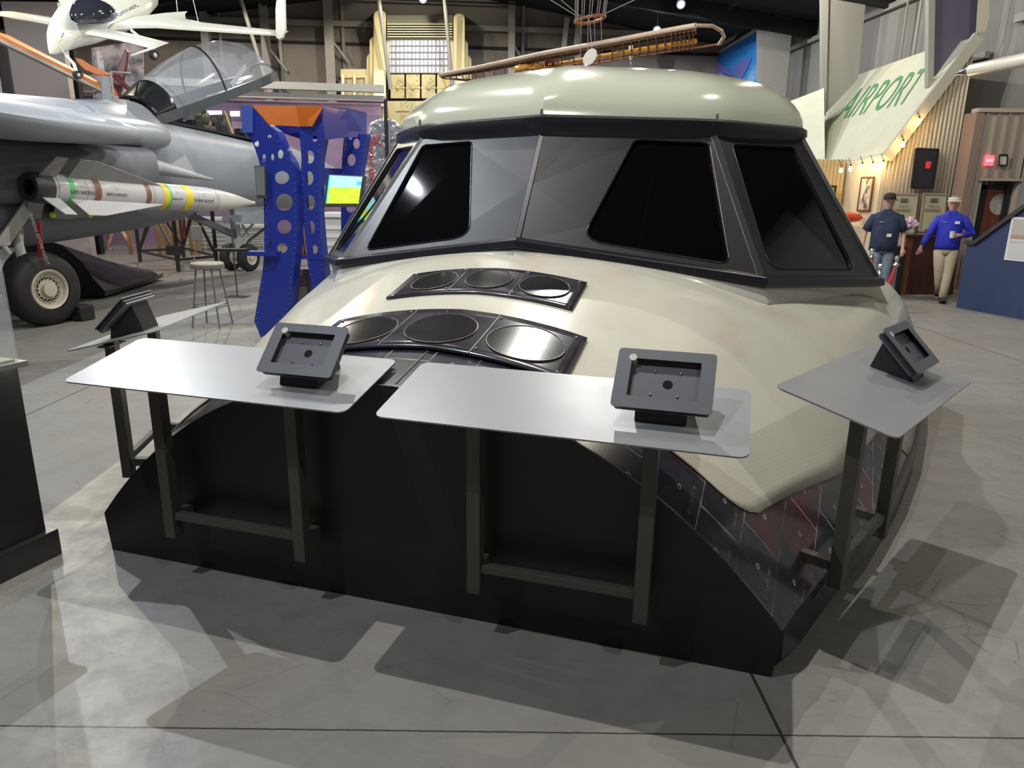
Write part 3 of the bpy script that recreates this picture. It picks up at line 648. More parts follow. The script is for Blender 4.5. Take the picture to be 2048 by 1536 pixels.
loft([(-9, 0, 2.2, 1.2, .75, .6), (-5, 0, 2.2, 1.15, .78, .7), (-3.6, 0, 2.2, 1.0, .85, .8), (-2.5, 0, 2.2, .85, .95, .85), (-2.25, 0, 2.2, .84, .72, .86), (-.8, 0, 2.15, .78, .66, .86), (.6, 0, 2.08, .72, .6, .8), (1.6, 0, 2.0, .66, .7, .72), (3, 0, 1.9, .52, .52, .55), (4.6, 0, 1.75, .25, .25, .25), (5.3, 0, 1.68, .04, .04, .04)], 28).build('fuselage', MJ, jet, smooth=50)
# spine hump to the canopy hinge
loft([(-9, 0, 2.6, .8, .32, .4), (-4.6, 0, 2.6, .75, .36, .4), (-3.4, 0, 2.65, .62, .42, .4), (-2.55, 0, 2.7, .5, .47, .3), (-2.35, 0, 2.7, .47, .4, .3)], 20).build('spine_fairing', MJ, jet, smooth=50)
loft([(-9, 1.2, 2.45, 1.4, .33, .3), (-6, 1.1, 2.45, 1.1, .32, .28), (-4.4, 1.0, 2.47, .85, .30, .26), (-3.4, 1.0, 2.49, .62, .26, .22), (-2.9, .95, 2.5, .42, .2, .18), (-2.65, .9, 2.5, .18, .1, .1)], 20).build('wing_glove', MJ, jet, smooth=50)
loft([(-12, 3.6, 2.38, 1.7, .16, .14), (-8, 2.9, 2.38, 1.05, .2, .17), (-6, 2.5, 2.38, .6, .2, .17), (-5, 2.3, 2.39, .4, .18, .15), (-4.5, 2.22, 2.4, .22, .12, .1), (-4.35, 2.2, 2.4, .08, .05, .05)], 20).build('swept_wing', MJ, jet, smooth=50)
loft([(-10, 1.4, 1.9, .8, .4, .5), (-5, 1.35, 1.9, .72, .4, .45), (-3.6, 1.2, 1.95, .55, .36, .36)], 16, 4).build('intake_nacelle', MJD, jet, smooth=50)
loft([(-5.2, 1.55, 1.98, .3, .2, .06), (-4.2, 1.5, 1.98, .28, .2, .08), (-3.4, 1.45, 2.02, .2, .12, .12), (-2.1, 1.4, 1.86, .02, .02, .02)], 14).build('pylon_fairing', MJL, jet, smooth=50)
MB().hexa([J(-3.0, 1.2, 2.0), J(-2.3, 1.2, 1.95), J(-2.5, 1.2, 2.25)], [J(-3.0, 1.24, 2.0), J(-2.3, 1.24, 1.95), J(-2.5, 1.24, 2.25)]).build('strake', MJL, jet)
loft([(-9, 1.5, 1.25, .3, .3, .3), (-7, 1.5, 1.22, .4, .4, .36), (-5.4, 1.5, 1.26, .42, .38, .3), (-4, 1.5, 1.34, .36, .3, .26), (-3.1, 1.5, 1.40, .26, .22, .2), (-2.6, 1.5, 1.43, .1, .1, .1), (-2.5, 1.5, 1.43, .03, .03, .03)], 18, 2).build('drop_tank', mat('tank_gray', (.17, .18, .21), .5), jet, smooth=60)
# cockpit
ck = MB().hexa([J(-2.25, -.5, 2.83), J(1.35, -.42, 2.62), J(1.35, .42, 2.62), J(-2.25, .5, 2.83)], [J(-2.25, -.5, 2.875), J(1.35, -.42, 2.66), J(1.35, .42, 2.66), J(-2.25, .5, 2.875)]).build('cockpit_tub', MDRK, jet)
rnd = random.Random(3)
for i in range(14):
    mbx = MB()
    s = -1.9+rnd.random()*2.9; r = -.35+rnd.random()*.7; h = .08+rnd.random()*.18; z0 = 2.84-.058*(s+2.2); mbx.box(-.1, .1, -.08, .08, 0, h, lambda q: J(s+q.x, r+q.y, z0+q.z)); mbx.build('cockpit_instrument', MDRK, ck, bevel=.01)
for s, nm in ((-1.75, 'ejection_seat'), (.1, 'ejection_seat')):
    se = MB().box(-.12, .1, -.22, .22, 2.7, 3.38-.1*(s > 0)-.14*(s > 0), lambda q: J(s+q.x-.3, q.y, q.z)).build(nm, mat('seat_dark', (.03, .03, .03), .7, noise=.5, nscale=9, col2=(.12, .1, .07)), jet, bevel=.03)
    MB().bar(J(s-.2, .2, 2.75), J(s-.38, .2, 3.2), .05).build('seat_strap', mat('strap_yellow', (.5, .42, .15), .6), se)
MB().hexa([J(.95, -.4, 2.66), J(1.5, -.36, 2.6), J(1.5, .36, 2.6), J(.95, .4, 2.66)], [J(.8, -.3, 2.95), J(.95, -.25, 2.97), J(.95, .25, 2.97), J(.8, .3, 2.95)]).build('windscreen', MCAN, jet)
# canopy raised
A0 = V((-2.3, 0, 2.88)); A1 = V((1.28, 0, 4.14)); KD = (A1-A0).normalized(); KN = V((-KD.z, 0, KD.x))
def can(k, th, sc=1.0):
    hw = interp(k, [0, .15, .5, .8, .93, 1], [.50, .53, .5, .46, .4, .3])*sc; hh = interp(k, [0, .12, .3, .5, .7, .85, .95, 1], [.36, .52, .72, .85, .84, .7, .42, .14])*sc
    p = A0+(A1-A0)*k+KN*(hh*sin(th))+V((0, hw*cos(th), 0)); return J(p.x, p.y, p.z)
MB().grid([[can(k/24, pi*j/16) for j in range(17)] for k in range(25)]).build('canopy_bubble', MCAN, jet, smooth=80)
m = MB().grid([[can(k/8*.13, pi*j/16, 1.015) for j in range(17)] for k in range(9)]); m.build('canopy_rear_frame', mat('canopy_black', (.015, .017, .02), .2), jet, smooth=80, solid=.03)
for sd, nm in ((0, 'r'), (pi, 'l')):
    pts = [can(k/10, sd) for k in range(11)]; mm = MB()
    for i in range(10): mm.bar(pts[i]+V((0, 0, -.05)), pts[i+1]+V((0, 0, -.05)), .06, .17)
    mm.build('canopy_rail', mat('rail_dark', (.05, .06, .065), .3, coat=.3), jet)
for kk, wd in ((.50, .02), (.99, .02)): MB().tube([can(kk, pi*j/16, 1.01) for j in range(17)], wd, 6).build('canopy_bow', MDRK, jet, smooth=60)
MB().bar(can(.55, .1), can(.72, .4)*1, .03, .08).build('canopy_handle', MJL, jet)
MB().hexa([J(-2.95, 0, 3.0), J(-2.72, 0, 3.0), J(-2.78, 0, 3.5), J(-2.9, 0, 3.5)], [J(-2.95, .03, 3.0), J(-2.72, .03, 3.0), J(-2.78, .03, 3.5), J(-2.9, .03, 3.5)]).build('antenna_blade', MJ, jet)
MB().tube([J(-2.5, -.2, 3.0), J(-2.5, -.2, 3.62), J(-2.1, -.2, 3.66)], .015, 6).build('boarding_rail', MGEAR, jet)
tubes = [(J(.2, -.5, 2.7), J(.2, -.5, 3.75)), (J(1.2, -.5, 2.6), J(1.2, -.5, 3.9))]
# gear
def wheel(c, ax, R, wd, parent, big):
    ty = MB().lathe([(R*.56, -wd/2), (R*.8, -wd/2), (R*.95, -wd*.38), (R, -wd*.15), (R, wd*.15), (R*.95, wd*.38), (R*.8, wd/2), (R*.56, wd/2)], c, ax, 36).build('tyre', MTYRE, parent, smooth=60)
    rm = MB().lathe([(R*.57, -wd*.4), (R*.57, wd*.42), (R*.52, wd*.5), (R*.47, wd*.45), (R*.44, wd*.32), (R*.2, wd*.30), (R*.19, wd*.5), (0, wd*.52)], c, ax, 30).build('wheel_rim', MRIM, ty, smooth=30)
    if big:
        u_ = V((0, 0, 1)); w_ = V(ax).normalized().cross(u_)
        for k in range(16):
            a = 2*pi*k/16; MB().lathe([(0, 0), (R*.055, 0), (R*.05, .01)], c+V(ax).normalized()*wd*.31+(u_*cos(a)+w_*sin(a))*R*.33, ax, 8).build('rim_hole', MHOLE, rm)
    return ty
mg = J(-6.1, 2.2, .455)
t = wheel(mg, JR, .46, .3, jet, True); t['label'] = 'large main gear tyre'
MB().tube([mg+V((0, 0, 0))-JR*.2, J(-6.1, 1.9, 1.0), J(-5.7, 1.6, 2.1)], .06, 10).tube([J(-6.3, 2.0, .9), J(-6.9, 1.9, 2.0)], .035, 8).build('main_gear_strut', MGEAR, jet, smooth=40)
MB().hexa([J(-6.5, 2.0, 1.0), J(-6.3, 2.0, 1.0), J(-5.6, 2.0, 1.75), J(-5.8, 2.0, 1.75)], [J(-6.5, 2.03, 1.0), J(-6.3, 2.03, 1.0), J(-5.6, 2.03, 1.75), J(-5.8, 2.03, 1.75)]).build('gear_door', MGEAR, jet)
ng = V((-5.92, 15.5, 0)); JG = V((.94, -.342, 0))
wheel(ng+JG*-.22+V((0, 0, .29)), JG, .29, .2, jet, False); wheel(ng+JG*.24+V((0, 0, .29)), JG, .29, .2, jet, False)
MB().tube([ng+V((0, 0, .29))-JG*.25, ng+V((0, 0, .29))+JG*.25], .05, 8).tube([ng+V((0, 0, .29)), ng+V((0, 0, 1.5))+JD*-.05], [.07, .1], 10).build('nose_gear_strut', MGEAR, jet, smooth=40)
MB().tube([ng+V((0, 0, .6)), ng+JD*.7+V((0, 0, 1.1)), ], .03, 6).tube([ng+V((0, 0, .5))+JD*.15, ng+JD*.35+V((0, 0, .75)), ng+JD*.15+V((0, 0, 1.0))], .025, 6).build('torque_link', MGEAR, jet)
MB().bar(ng+V((0, 0, .75))-JD*.05, ng-JD*1.7+V((0, 0, 1.35)), .1, .12).build('drag_brace', mat('brace_gray', (.15, .15, .17), .5), jet)
MB().box(-.5, .5, -.02, .02, 0, .45, lambda q: ng+JD*q.x+JR*(.4+q.y)+V((0, 0, 1.0+q.z))).build('nose_gear_door', MJ, jet)
MB().tube([ng+JD*.2+V((0, 0, .55)), ng+JD*1.1+V((0, 0, .95))], .03, 6).build('launch_bar', mat('bar_black', (.03, .03, .03), .5), jet)
text('▮', .1, MDRK, 'panel_mark', jet, frame_m(J(-2, .9, 2.2), JD, (0, 0, 1))) if False else None
m = MB()
for a, b in (((-1.6, 2.48), (.6, 2.25)), ((-1.6, 2.30), (.6, 2.12)), ((-1.6, 2.48), (-1.6, 2.30))):
    pass
# red streamer and chock
def flat(name, px, Y, m, d=.02, parent=None):
    a = [aty(u, v, Y) for u, v in px]; o = MB().hexa(a, [p+V((0, d, 0)) for p in a]).build(name, m, parent); return o
o = flat('warning_streamer', [(71, 443), (79, 443), (86, 514), (76, 514)], 8.7, MRED)
tag(o, 'red streamer with white lettering hanging above the large jet wheel', 'streamer')
text('REMOVE BEFORE FLIGHT', .055, mat('white_paint', (.7, .7, .7), .5), 'lettering', o, frame_m(aty(78.5, 480, 8.69), (-.02*0+.08, 0, -.42), (.42, 0, .08)), .001)
o = flat('warning_streamer', [(365, 420), (369, 420), (371, 477), (366, 477)], 14.6, MRED); tag(o, 'thin red streamer hanging over the steel truss stand', 'streamer')
o = MB().box(0, .35, 0, .22, 0, .2, lambda q: V((-5.95, 9.25, 0))+JR*q.x+JD*q.y+V((0, 0, q.z))).build('wheel_chock', MTYRE, None, bevel=.02); tag(o, 'black wheel chock behind the large jet wheel', 'chock')
# helmet
o = thing('pilot_helmet', J(-.85, .1, 2.75), 'olive green pilot helmet in the open cockpit', 'helmet')
MB().sphere(J(-.85, .15, 3.03), .15, 1, 1, 1.1, 20, 12).build('helmet_shell', mat('helmet_olive', (.09, .10, .05), .25, coat=.5), o, smooth=60)
MB().sphere(J(-.72, .15, 2.93), .09, 1, 1, 1).build('mask', mat('mask_tan', (.3, .2, .16), .6), o, smooth=60)
MB().box(-.16, .16, -.2, .2, -.18, .05, lambda q: J(-.85+q.x, .15+q.y, 2.83+q.z)).build('collar', mat('suit_olive', (.10, .1, .07), .8), o, bevel=.04)

# ================================================================ missile
MA = V((-5.87, 8.9, 1.69)); MBp = V((-4.52, 12.66, 1.475)); md_ = (MBp-MA).normalized(); ML = (MBp-MA).length; mr = V((.94, -.34, 0)); mr = (mr-md_*mr.dot(md_)).normalized(); mu = mr.cross(md_).normalized()
Q = lambda s, a, b: MA+md_*s+mr*a+mu*b
def proj(p): q = V(p)-CP; z = q.dot(FW); return (1024+F*q.dot(RX)/z, 768-F*q.dot(RY)/z)
def s_at(u):
    lo, hi = 0, ML
    for _ in range(30):
        mi = (lo+hi)/2
        if proj(Q(mi, .15, 0))[0] < u: lo = mi
        else: hi = mi
    return lo
MMW = mat('missile_white', (.52, .52, .52), .4, coat=.15); MMG = mat('missile_fin_gray', (.26, .26, .26), .5); MMN = mat('missile_nose', (.62, .62, .58), .3)
ms = thing('air_to_air_missile', Q(ML/2, 0, 0), 'white missile with yellow, brown and green bands hung under the jet wing', 'missile')
RM = .185; sn = s_at(428)
MB().lathe([(.10, .0), (.13, .0), (RM*.93, .03), (RM*.93, .22), (RM, .25), (RM, sn)], MA, md_, 32).build('missile_body', MMW, ms, smooth=40)
MB().lathe([(.1, .02), (.10, -.01), (.17, -.02), (.185, .03), (.188, .2), (.186, .21)], MA, md_, 32).build('exhaust_ring', mat('exhaust_dark', (.045, .043, .045), .5), ms, smooth=40)
MB().lathe([(.0, .12), (.1, .1), (.1, .0)], MA, md_, 24).build('exhaust_bore', MHOLE, ms)
MB().lathe([(RM, sn), (RM*.98, sn+.02), (RM*.9, sn+(ML-sn)*.25), (RM*.62, sn+(ML-sn)*.6), (RM*.28, sn+(ML-sn)*.88), (.03, ML-.02), (.03, ML+.03), (0, ML+.04)], MA, md_, 32).build('nose_cone', MMN, ms, smooth=50)
for (u0, u1, c_, nm) in ((137, 147, (.12, .55, .2), 'green_band'), (187, 200, (.22, .1, .06), 'brown_band'), (290, 300, (.22, .1, .06), 'brown_band'), (326, 337, (.75, .62, .03), 'yellow_band'), (338, 342, (.12, .55, .2), 'green_band'), (370, 384, (.75, .62, .03), 'yellow_band')):
    s0, s1 = s_at(u0), s_at(u1); MB().lathe([(RM+.002, s0), (RM+.003, s0), (RM+.003, s1), (RM+.002, s1)], MA, md_, 32).build(nm, mat('band_%s_%d' % (nm, 1), c_, .4), ms, smooth=50)
for u in (108, 115, 172, 184, 305, 308, 395, 432, 436): s0 = s_at(u); MB().lathe([(RM+.0015, s0), (RM+.0015, s0+.006)], MA, md_, 32).build('body_seam', MGRY, ms)
def fin4(prof, name, m, tips=None):
    for k, (a, b) in enumerate(((.62, .78), (.75, -.66), (-.78, .62), (-.62, -.78))):
        dr = (mr*a+mu*b).normalized(); nr = md_.cross(dr)
        P = [MA+md_*s+dr*h for s, h in prof]; MB().hexa([p-nr*.008 for p in P], [p+nr*.008 for p in P]).build(name, MMG if k != 1 else MMW, ms, bevel=.003)
tf = [(.03, .17), (.55, .17), (.95, .44), (.42, .44)]; fin4([(.04, .17), (s_at(118), .17), (s_at(126), .47), (.16, .47)], 'tail_fin', MMG)
fin4([(s_at(140), .17), (s_at(332), .17), (s_at(322), .2), (s_at(170)+.1, .47), (s_at(150), .47)], 'mid_wing', MMG)
tm = mat('stencil_black', (.03, .03, .03), .5)
for u, sz, tx_ in ((162, .06, 'GRD SADDLE'), (230, .05, 'SERVO BOOST'), (352, .035, 'SEEKER UNIT'), (405, .06, 'SCAND BOOST')):
    s0 = s_at(u); text(tx_, sz, tm, 'stencil', ms, frame_m(Q(s0, RM+.002, -.03), md_, mu), .0005)
    text('~~~~~~\n~~~~', sz*.6, tm, 'stencil', ms, frame_m(Q(s0, RM+.0015, .06), md_, mu), .0005)
MTB = mat('tennis_yellow', (.62, .85, .03), .8)
for u, v, Y, lb in ((105, 430, 9.35, 'yellow-green tennis ball on the missile tail fin, over the big wheel'), (180, 430, 9.9, 'yellow-green tennis ball on the rear corner of the missile wing')):
    o = MB().sphere(aty(u, v, Y), .04, n=16, k=10).build('tennis_ball', MTB, None, smooth=80); tag(o, lb, 'ball')
o = MB().sphere(aty(334, 420, 11.6), .035).build('wing_tip_cover', mat('cap_red', (.6, .06, .03), .5), ms, smooth=60); o['label'] = 'small red tip cover'

# ================================================================ black fairing on the floor
pod = thing('black_fairing', V((-7, 12, 0)), 'large glossy black tapered fairing lying on the floor under the jet', 'fairing')
MPOD = mat('gloss_black_fairing', (.010, .010, .013), .34)
def sec(y, xr_, w_, h): return [V((xr_, y, .05)), V((xr_+.02, y, .12)), V((xr_-w_*.07, y+.0, h*.32)), V((xr_-w_*.16, y, h*.62)), V((xr_-w_*.32, y, h*.9)), V((xr_-w_*.5, y, h)), V((xr_-w_*.68, y, h*.9)), V((xr_-w_*.84, y, h*.62)), V((xr_-w_*.95, y, h*.3)), V((xr_-w_, y, .05))]
rows = [sec(11.12, -6.42, 1.75, .93), sec(11.6, -6.45, 1.7, .78), sec(12.3, -6.52, 1.5, .55), sec(13.0, -6.6, 1.2, .36), sec(13.7, -6.74, .7, .2)]
mp_ = MB().grid(rows); mp_.add(rows[0], [tuple(range(10))]); mp_.add(rows[-1], [tuple(range(10))[::-1]]); mp_.build('fairing_shell', MPOD, pod, smooth=30)
MB().tube([r[1] for r in rows], .012, 6).build('edge_bead', MGASK, pod)
# ================================================================ stool, sign stand, truss stand
st = thing('shop_stool', V((-3.75, 8.95, 0)), 'round gray steel shop stool with small backrest beside the blue tower', 'stool')
MSTO = mat('stool_steel', (.22, .22, .21), .4, metal=.4); sc0 = V((-3.83, 8.95, 0)); sh_ = .80
MB().lathe([(0, 0), (.17, 0), (.195, .012), (.2, .03), (.19, .045), (.0, .04)], sc0+V((0, 0, sh_-.04)), (0, 0, 1), 28).build('seat', mat('seat_wood', (.38, .34, .27), .4), st, smooth=40)
MB().lathe([(.19, 0), (.203, .01), (.203, .03), (.19, .035)], sc0+V((0, 0, sh_-.065)), (0, 0, 1), 28).build('seat_ring', MSTO, st, smooth=40)
for a in (40, 130, 220, 310):
    dr = V((cos(radians(a)), sin(radians(a)), 0)); MB().tube([sc0+dr*.14+V((0, 0, sh_-.06)), sc0+dr*.25], .012, 8).build('leg', MSTO, st, smooth=60)
MB().tube([sc0+V((.205*cos(2*pi*k/24), .205*sin(2*pi*k/24), .27)) for k in range(25)], .008, 6, False).build('foot_ring', MSTO, st, smooth=60)
MB().tube([sc0+V((-.19, .02, sh_-.03)), sc0+V((-.16, .05, sh_+.1)), sc0+V((-.13, .06, sh_+.3))], .008, 6).build('back_stem', MSTO, st)
MB().box(-.07, .07, -.012, .012, -.09, .09, lambda q: sc0+V((-.12+q.x*.6, .06+q.x*.8, sh_+.36))+V((0, q.y, q.z))).build('backrest', MSTO, st, bevel=.01)
ss = thing('sign_stand', atz(475, 594, 0), 'thin black floor stand with flat base near the jet nose gear', 'stand'); b0 = atz(475, 594, 0)
MB().box(-.17, .17, -.12, .12, 0, .012, lambda q: b0+q).build('base', MLH, ss); MB().tube([b0, b0+V((0, 0, 1.25))], .012, 8).build('pole', MLH, ss)
MB().box(-.15, .15, -.01, .01, 0, .2, lambda q: b0+V((q.x, q.y+q.z*.5, 1.2+q.z*.5))).build('sign_plate', MLH, ss)
MTR = mat('truss_brown', (.06, .05, .05), .5, metal=.3)
trs = thing('truss_stand', V((-7.6, 16, 0)), 'dark brown steel truss work stand under the jet fuselage', 'stand')
A_, B_, C_, D_ = V((-8.96, 17.2, 0)), V((-7.11, 15.17, 0)), V((-6.67, 16.1, 0)), V((-8.4, 18.3, 0)); H_ = V((0, 0, 1.35)); Z2 = V((0, 0, .25))
for p in (A_, B_, C_, D_): MB().tube([p, p+H_], .045, 8).build('post', MTR, trs, smooth=60)
for a, b in ((A_, B_), (B_, C_), (C_, D_), (D_, A_)):
    MB().tube([a+Z2, b+Z2], .03, 6).build('bottom_rail', MTR, trs); MB().tube([a+H_, b+H_], .035, 6).build('top_rail', MTR, trs)
    mid = (a+b)/2+H_*.95; MB().tube([a+Z2, mid], .03, 6).build('diagonal', MTR, trs); MB().tube([b+Z2, mid], .03, 6).build('diagonal', MTR, trs)
MB().box(-.16, .16, -.06, .06, 0, .2, lambda q: B_+V((q.x, q.y-.05, .35+q.z))).build('gusset', MTR, trs)
# white service counters and orange pickets beyond
MCW2 = mat('counter_white', (.62, .62, .6), .45); MCG = mat('ribbed_gray', (.42, .43, .42), .5); MPK = mat('picket_orange', (.42, .24, .08), .6)
for i, (u0, u1, vt, vb, Y, lb) in enumerate(((338, 445, 434, 495, 20.5, 'long white counter with ribbed front seen under the jet nose'), (446, 520, 452, 500, 21.5, 'white counter beyond the jet nose wheels'), (640, 690, 425, 500, 15.0, 'white cabinet seen between the legs of the blue tower'))):
    a, b = aty(u0, 376, Y), aty(u1, 376, Y); zt = aty(u0, vt, Y).z; zt = max(zt, .7)
    t = thing('white_counter', V(((a.x+b.x)/2, Y+.4, 0)), lb, 'counter')
    MB().box(a.x-.05, b.x+.05, Y-.05, Y+.85, zt-.1, zt).build('countertop', MCW2, t, bevel=.02)
    cb_ = MB().box(a.x+.05, b.x-.05, Y, Y+.8, 0, zt-.1).build('counter_body', MCG, t)
    for k in range(6): MB().box(a.x+.05, b.x-.05, Y-.02, Y, .08+k*(zt-.25)/6, .08+(k+.5)*(zt-.25)/6).build('rib', MCW2, cb_)
PL = ['leftmost, beside the running legs', 'left of the tight trio', 'middle of the tight trio', 'right of the tight trio', 'just left of the stand middle post', 'tall, right of the stand middle post', 'rightmost, in front of the long white counter']
for i, (u, v0, v1) in enumerate(((262, 450, 483), (320, 440, 503), (333, 442, 503), (345, 448, 498), (358, 440, 490), (384, 415, 436), (397, 420, 436))):
    p = aty(u, 500, 19.2); zt = aty(u, v0, 19.2).z
    o = MB().box(-.055, .055, -.015, .015, .0, max(zt, .5), lambda q: V((p.x, 19.2, 0))+q).build('fence_picket', MPK); tag(o, 'orange fence picket beyond the truss stand, '+PL[i], 'picket')

# ================================================================ blue riveted tower with orange panels
MBLU = mat('tower_blue', (.015, .035, .32), .3, coat=.2); MORG = mat('tower_orange', (.62, .16, .02), .35, coat=.2); MPED = mat('pedestal_gray', (.16, .15, .14), .5); MRIV = mat('rivet_pale', (.25, .33, .65), .3, metal=.3)
tw = thing('rocket_interstage_tower', V((-2.45, 8.1, 0)), 'tall royal blue riveted tower with round lightening holes and an orange crown panel', 'exhibit tower')
def C3(x, y): return (460+x/3.0725, 180+y/3.072)
def plate(name, pxs, holes, Yf, m, depth=.16, ret=True, th=.012, side=None):
    out = [C3(*p) for p in pxs]
    hs = [[(cx/3.0725+460+rx*cos(2*pi*i/18)/3.0725, cy/3.0725+180+ry*sin(2*pi*i/18)/3.0725) for i in range(18)] for cx, cy, rx, ry in holes]
    f = lambda u, v: aty(u, v, Yf(u, v))
    o = holed(out, hs, f, name, m, tw, th)
    if ret:
        mm = MB(); P = [f(*p) for p in out]; mm.grid([P, [p+V((.02, depth, 0)) for p in P]], True); mm.build('return_flange', m, o, solid=.01)
        rr = MB(); n = 0
        for i in range(len(P)):
            a, b = P[i], P[(i+1) % len(P)]; L_ = (b-a).length
            if abs((b-a).z) < L_*.6: continue
            c_ = sum(P, V((0, 0, 0)))/len(P); k = int(L_/.06)
            for j in range(k):
                q = a.lerp(b, (j+.5)/k); q = q+(V((c_.x, 0, q.z))-V((q.x, 0, q.z))).normalized()*.022+V((0, -.008, 0)); rr.box(-.004, .004, -.003, .003, -.004, .004, lambda w_: q+w_)
        if rr.v: ro = rr.build('rivet_row', MRIV, o); ro['kind'] = 'stuff'
    return o
def arc(a, b, n=6):
    return a
Y1 = lambda u, v: 7.85; Y2 = lambda u, v: 8.0+.0*(u-600); Y3 = lambda u, v: 8.7
L1 = [(100, 262), (140, 320), (175, 420), (200, 520), (208, 620), (210, 760), (212, 1000), (200, 1120), (180, 1240), (150, 1420), (190, 1520), (230, 1500), (330, 1400), (372, 1330), (395, 1100), (412, 950), (416, 760), (413, 600), (400, 500), (380, 440), (340, 370), (285, 250), (235, 215), (140, 100), (70, 100), (75, 250)]
plate('front_leg', L1, [(165, 330, 14, 20), (262, 412, 10, 20), (312, 395, 17, 28), (320, 538, 44, 40), (335, 690, 52, 52), (335, 840, 44, 42), (322, 972, 32, 30), (210, 420, 11, 28), (243, 285, 13, 10), (238, 685, 9, 36), (244, 832, 9, 34), (246, 950, 13, 28)], Y1, MBLU)
L2 = [(430, 300), (440, 420), (436, 520), (440, 640), (452, 800), (465, 930), (480, 1080), (505, 1220), (560, 1330), (600, 1300), (580, 1090), (562, 950), (546, 760), (545, 560), (548, 430), (575, 280), (575, 100), (505, 225), (430, 228)]
plate('middle_leg', L2, [(522, 300, 15, 20), (492, 412, 26, 40), (487, 542, 27, 42), (492, 692, 32, 46), (497, 845, 26, 40), (522, 978, 18, 28)], Y2, MBLU)
L3 = [(700, 280), (690, 420), (683, 600), (683, 940), (695, 1100), (730, 1300), (800, 1300), (770, 900), (800, 700), (800, 520), (838, 290), (838, 270), (700, 270)]
plate('rear_leg', L3, [(740, 292, 12, 14), (778, 330, 20, 32), (710, 343, 11, 28), (748, 430, 25, 36), (742, 722, 30, 28), (745, 835, 24, 40)], Y3, MBLU)
def hx(name, px, Ya, Yb, m, d=.02):
    a = [aty(*C3(x, y), Ya+(Yb-Ya)*k) for x, y, k in px]; return MB().hexa(a, [p+V((0, d, 0)) for p in a]).build(name, m, tw)
cr = hx('crown_panel', [(132, 92, 0), (405, 98, .5), (430, 224, .5), (240, 214, .1)], 7.84, 8.1, MORG)
hx('crown_panel', [(405, 98, 0), (573, 100, 1), (505, 222, .8), (430, 224, 0)], 7.97, 7.9, MORG)
hx('crown_band', [(575, 100, 0), (720, 112, .5), (838, 140, 1), (838, 290, 1), (700, 290, .5), (560, 310, 0)], 7.98, 8.8, MBLU)
hx('crown_band', [(66, 98, 0), (136, 94, 0), (140, 262, 0), (76, 262, 0)], 7.8, 7.8, mat('tower_blue_light', (.07, .12, .5), .3))
hx('crown_web', [(240, 216, 0), (505, 224, 0), (560, 300, 0), (430, 300, 0), (280, 250, 0)], 8.2, 8.2, MBLU)
hx('cross_band', [(545, 478, 0), (700, 484, 1), (700, 562, 1), (545, 590, 0)], 8.1, 8.75, MBLU)
hx('cross_band', [(545, 590, 0), (575, 600, 0), (570, 660, 0), (547, 640, 0)], 8.1, 8.1, MBLU)
hx('centre_column', [(405, 520, 0), (428, 540, 0), (440, 800, 0), (470, 1036, 0), (400, 1036, 0), (415, 800, 0)], 8.15, 8.15, MORG)
a0 = V((-2.42, 8.3, 0)); MB().box(-.14, .14, -.1, .1, 0, .82, lambda q: a0+q).build('pedestal', MPED, tw, bevel=.01); MB().box(-.17, -.14, -.1, .1, 0, .82, lambda q: a0+q).build('pedestal_edge', mat('pedestal_pale', (.4, .4, .38), .5), tw)
MB().box(-.12, .2, -.02, .16, 1.0, 1.045, lambda q: V((-2.75, 7.75, 0))+q).build('control_shelf', MBLU, tw)
mm = MB(); rnd = random.Random(2)
for k in range(9): x = -.62+k*.04; mm.box(x, x+.03, 0, .08, 1.045, 1.06+rnd.random()*.03, lambda q: V((-2.6, 7.72, 0))+q)
MB().box(-.62, -.28, 0, .1, 1.045, 1.075, lambda q: V((-2.6, 7.72, 0))+q).build('control_panel', MDRK, tw, bevel=.01)
MB().box(-.5, .12, -.02, .1, .95, .99, lambda q: V((-1.95, 8.0, 0))+q).build('rear_shelf', MBLU, tw)
# attached monitors
def monitor(name, px, Y, label, screen):
    q = [aty(u, v, Y) for u, v in px]; c = sum(q, V((0, 0, 0)))/4; t = thing(name, c, label, 'monitor')
    n = (q[1]-q[0]).cross(q[3]-q[0]).normalized(); n = n if n.y < 0 else -n
    MB().hexa(q, [p-n*.045 for p in q]).build('housing', MLH, t, bevel=.006)
    s = [c+(p-c)*.86+n*.003+V((0, 0, .012)) for p in q]
    o = mesh_obj('screen', s, [(0, 1, 2, 3)], screen, t); uv = o.data.uv_layers.new(name='UVMap')
    for li, k in zip(range(4), ((0, 1), (1, 1), (1, 0), (0, 0))): uv.data[li].uv = k
    MB().bar(c-n*.04, c-n*.3, .05).build('bracket', MLH, t)
    return t, q, n
msn = mat('screen_game', (.1, .1, .1), .3); N = NT(msn); uv = N.coord('UV'); s = N.xyz(uv)
nz = N.noise(N.mapping(uv, sc=(3, 14, 1)), 1, 4)
c = N.mix(N.math('GREATER_THAN', s[1], N.math('ADD', .56, N.math('MULTIPLY', nz, .04))), (.42, .72, .04), (.35, .75, .78))
c = N.mix(N.math('MULTIPLY', N.math('LESS_THAN', s[1], .56), N.mapr(nz, .4, .6)), c, (.6, .68, .05))
c = N.mix(N.math('MULTIPLY', N.math('GREATER_THAN', s[0], .85), N.math('MULTIPLY', N.math('GREATER_THAN', s[1], .68), N.math('LESS_THAN', s[1], .82))), c, (.1, .45, .75))
c = N.mix(N.math('LESS_THAN', s[0], .04), c, (.05, .8, .9)); c = N.mix(N.math('MULTIPLY', N.math('LESS_THAN', N.math('ABSOLUTE', N.math('SUBTRACT', s[0], .7)), .012), N.math('GREATER_THAN', s[1], .62)), c, (.5, .5, .45))
N.lk(c, N.b.inputs['Emission Color']); N.b.inputs['Emission Strength'].default_value = .9; N.lk(c, N.b.inputs['Base Color'])
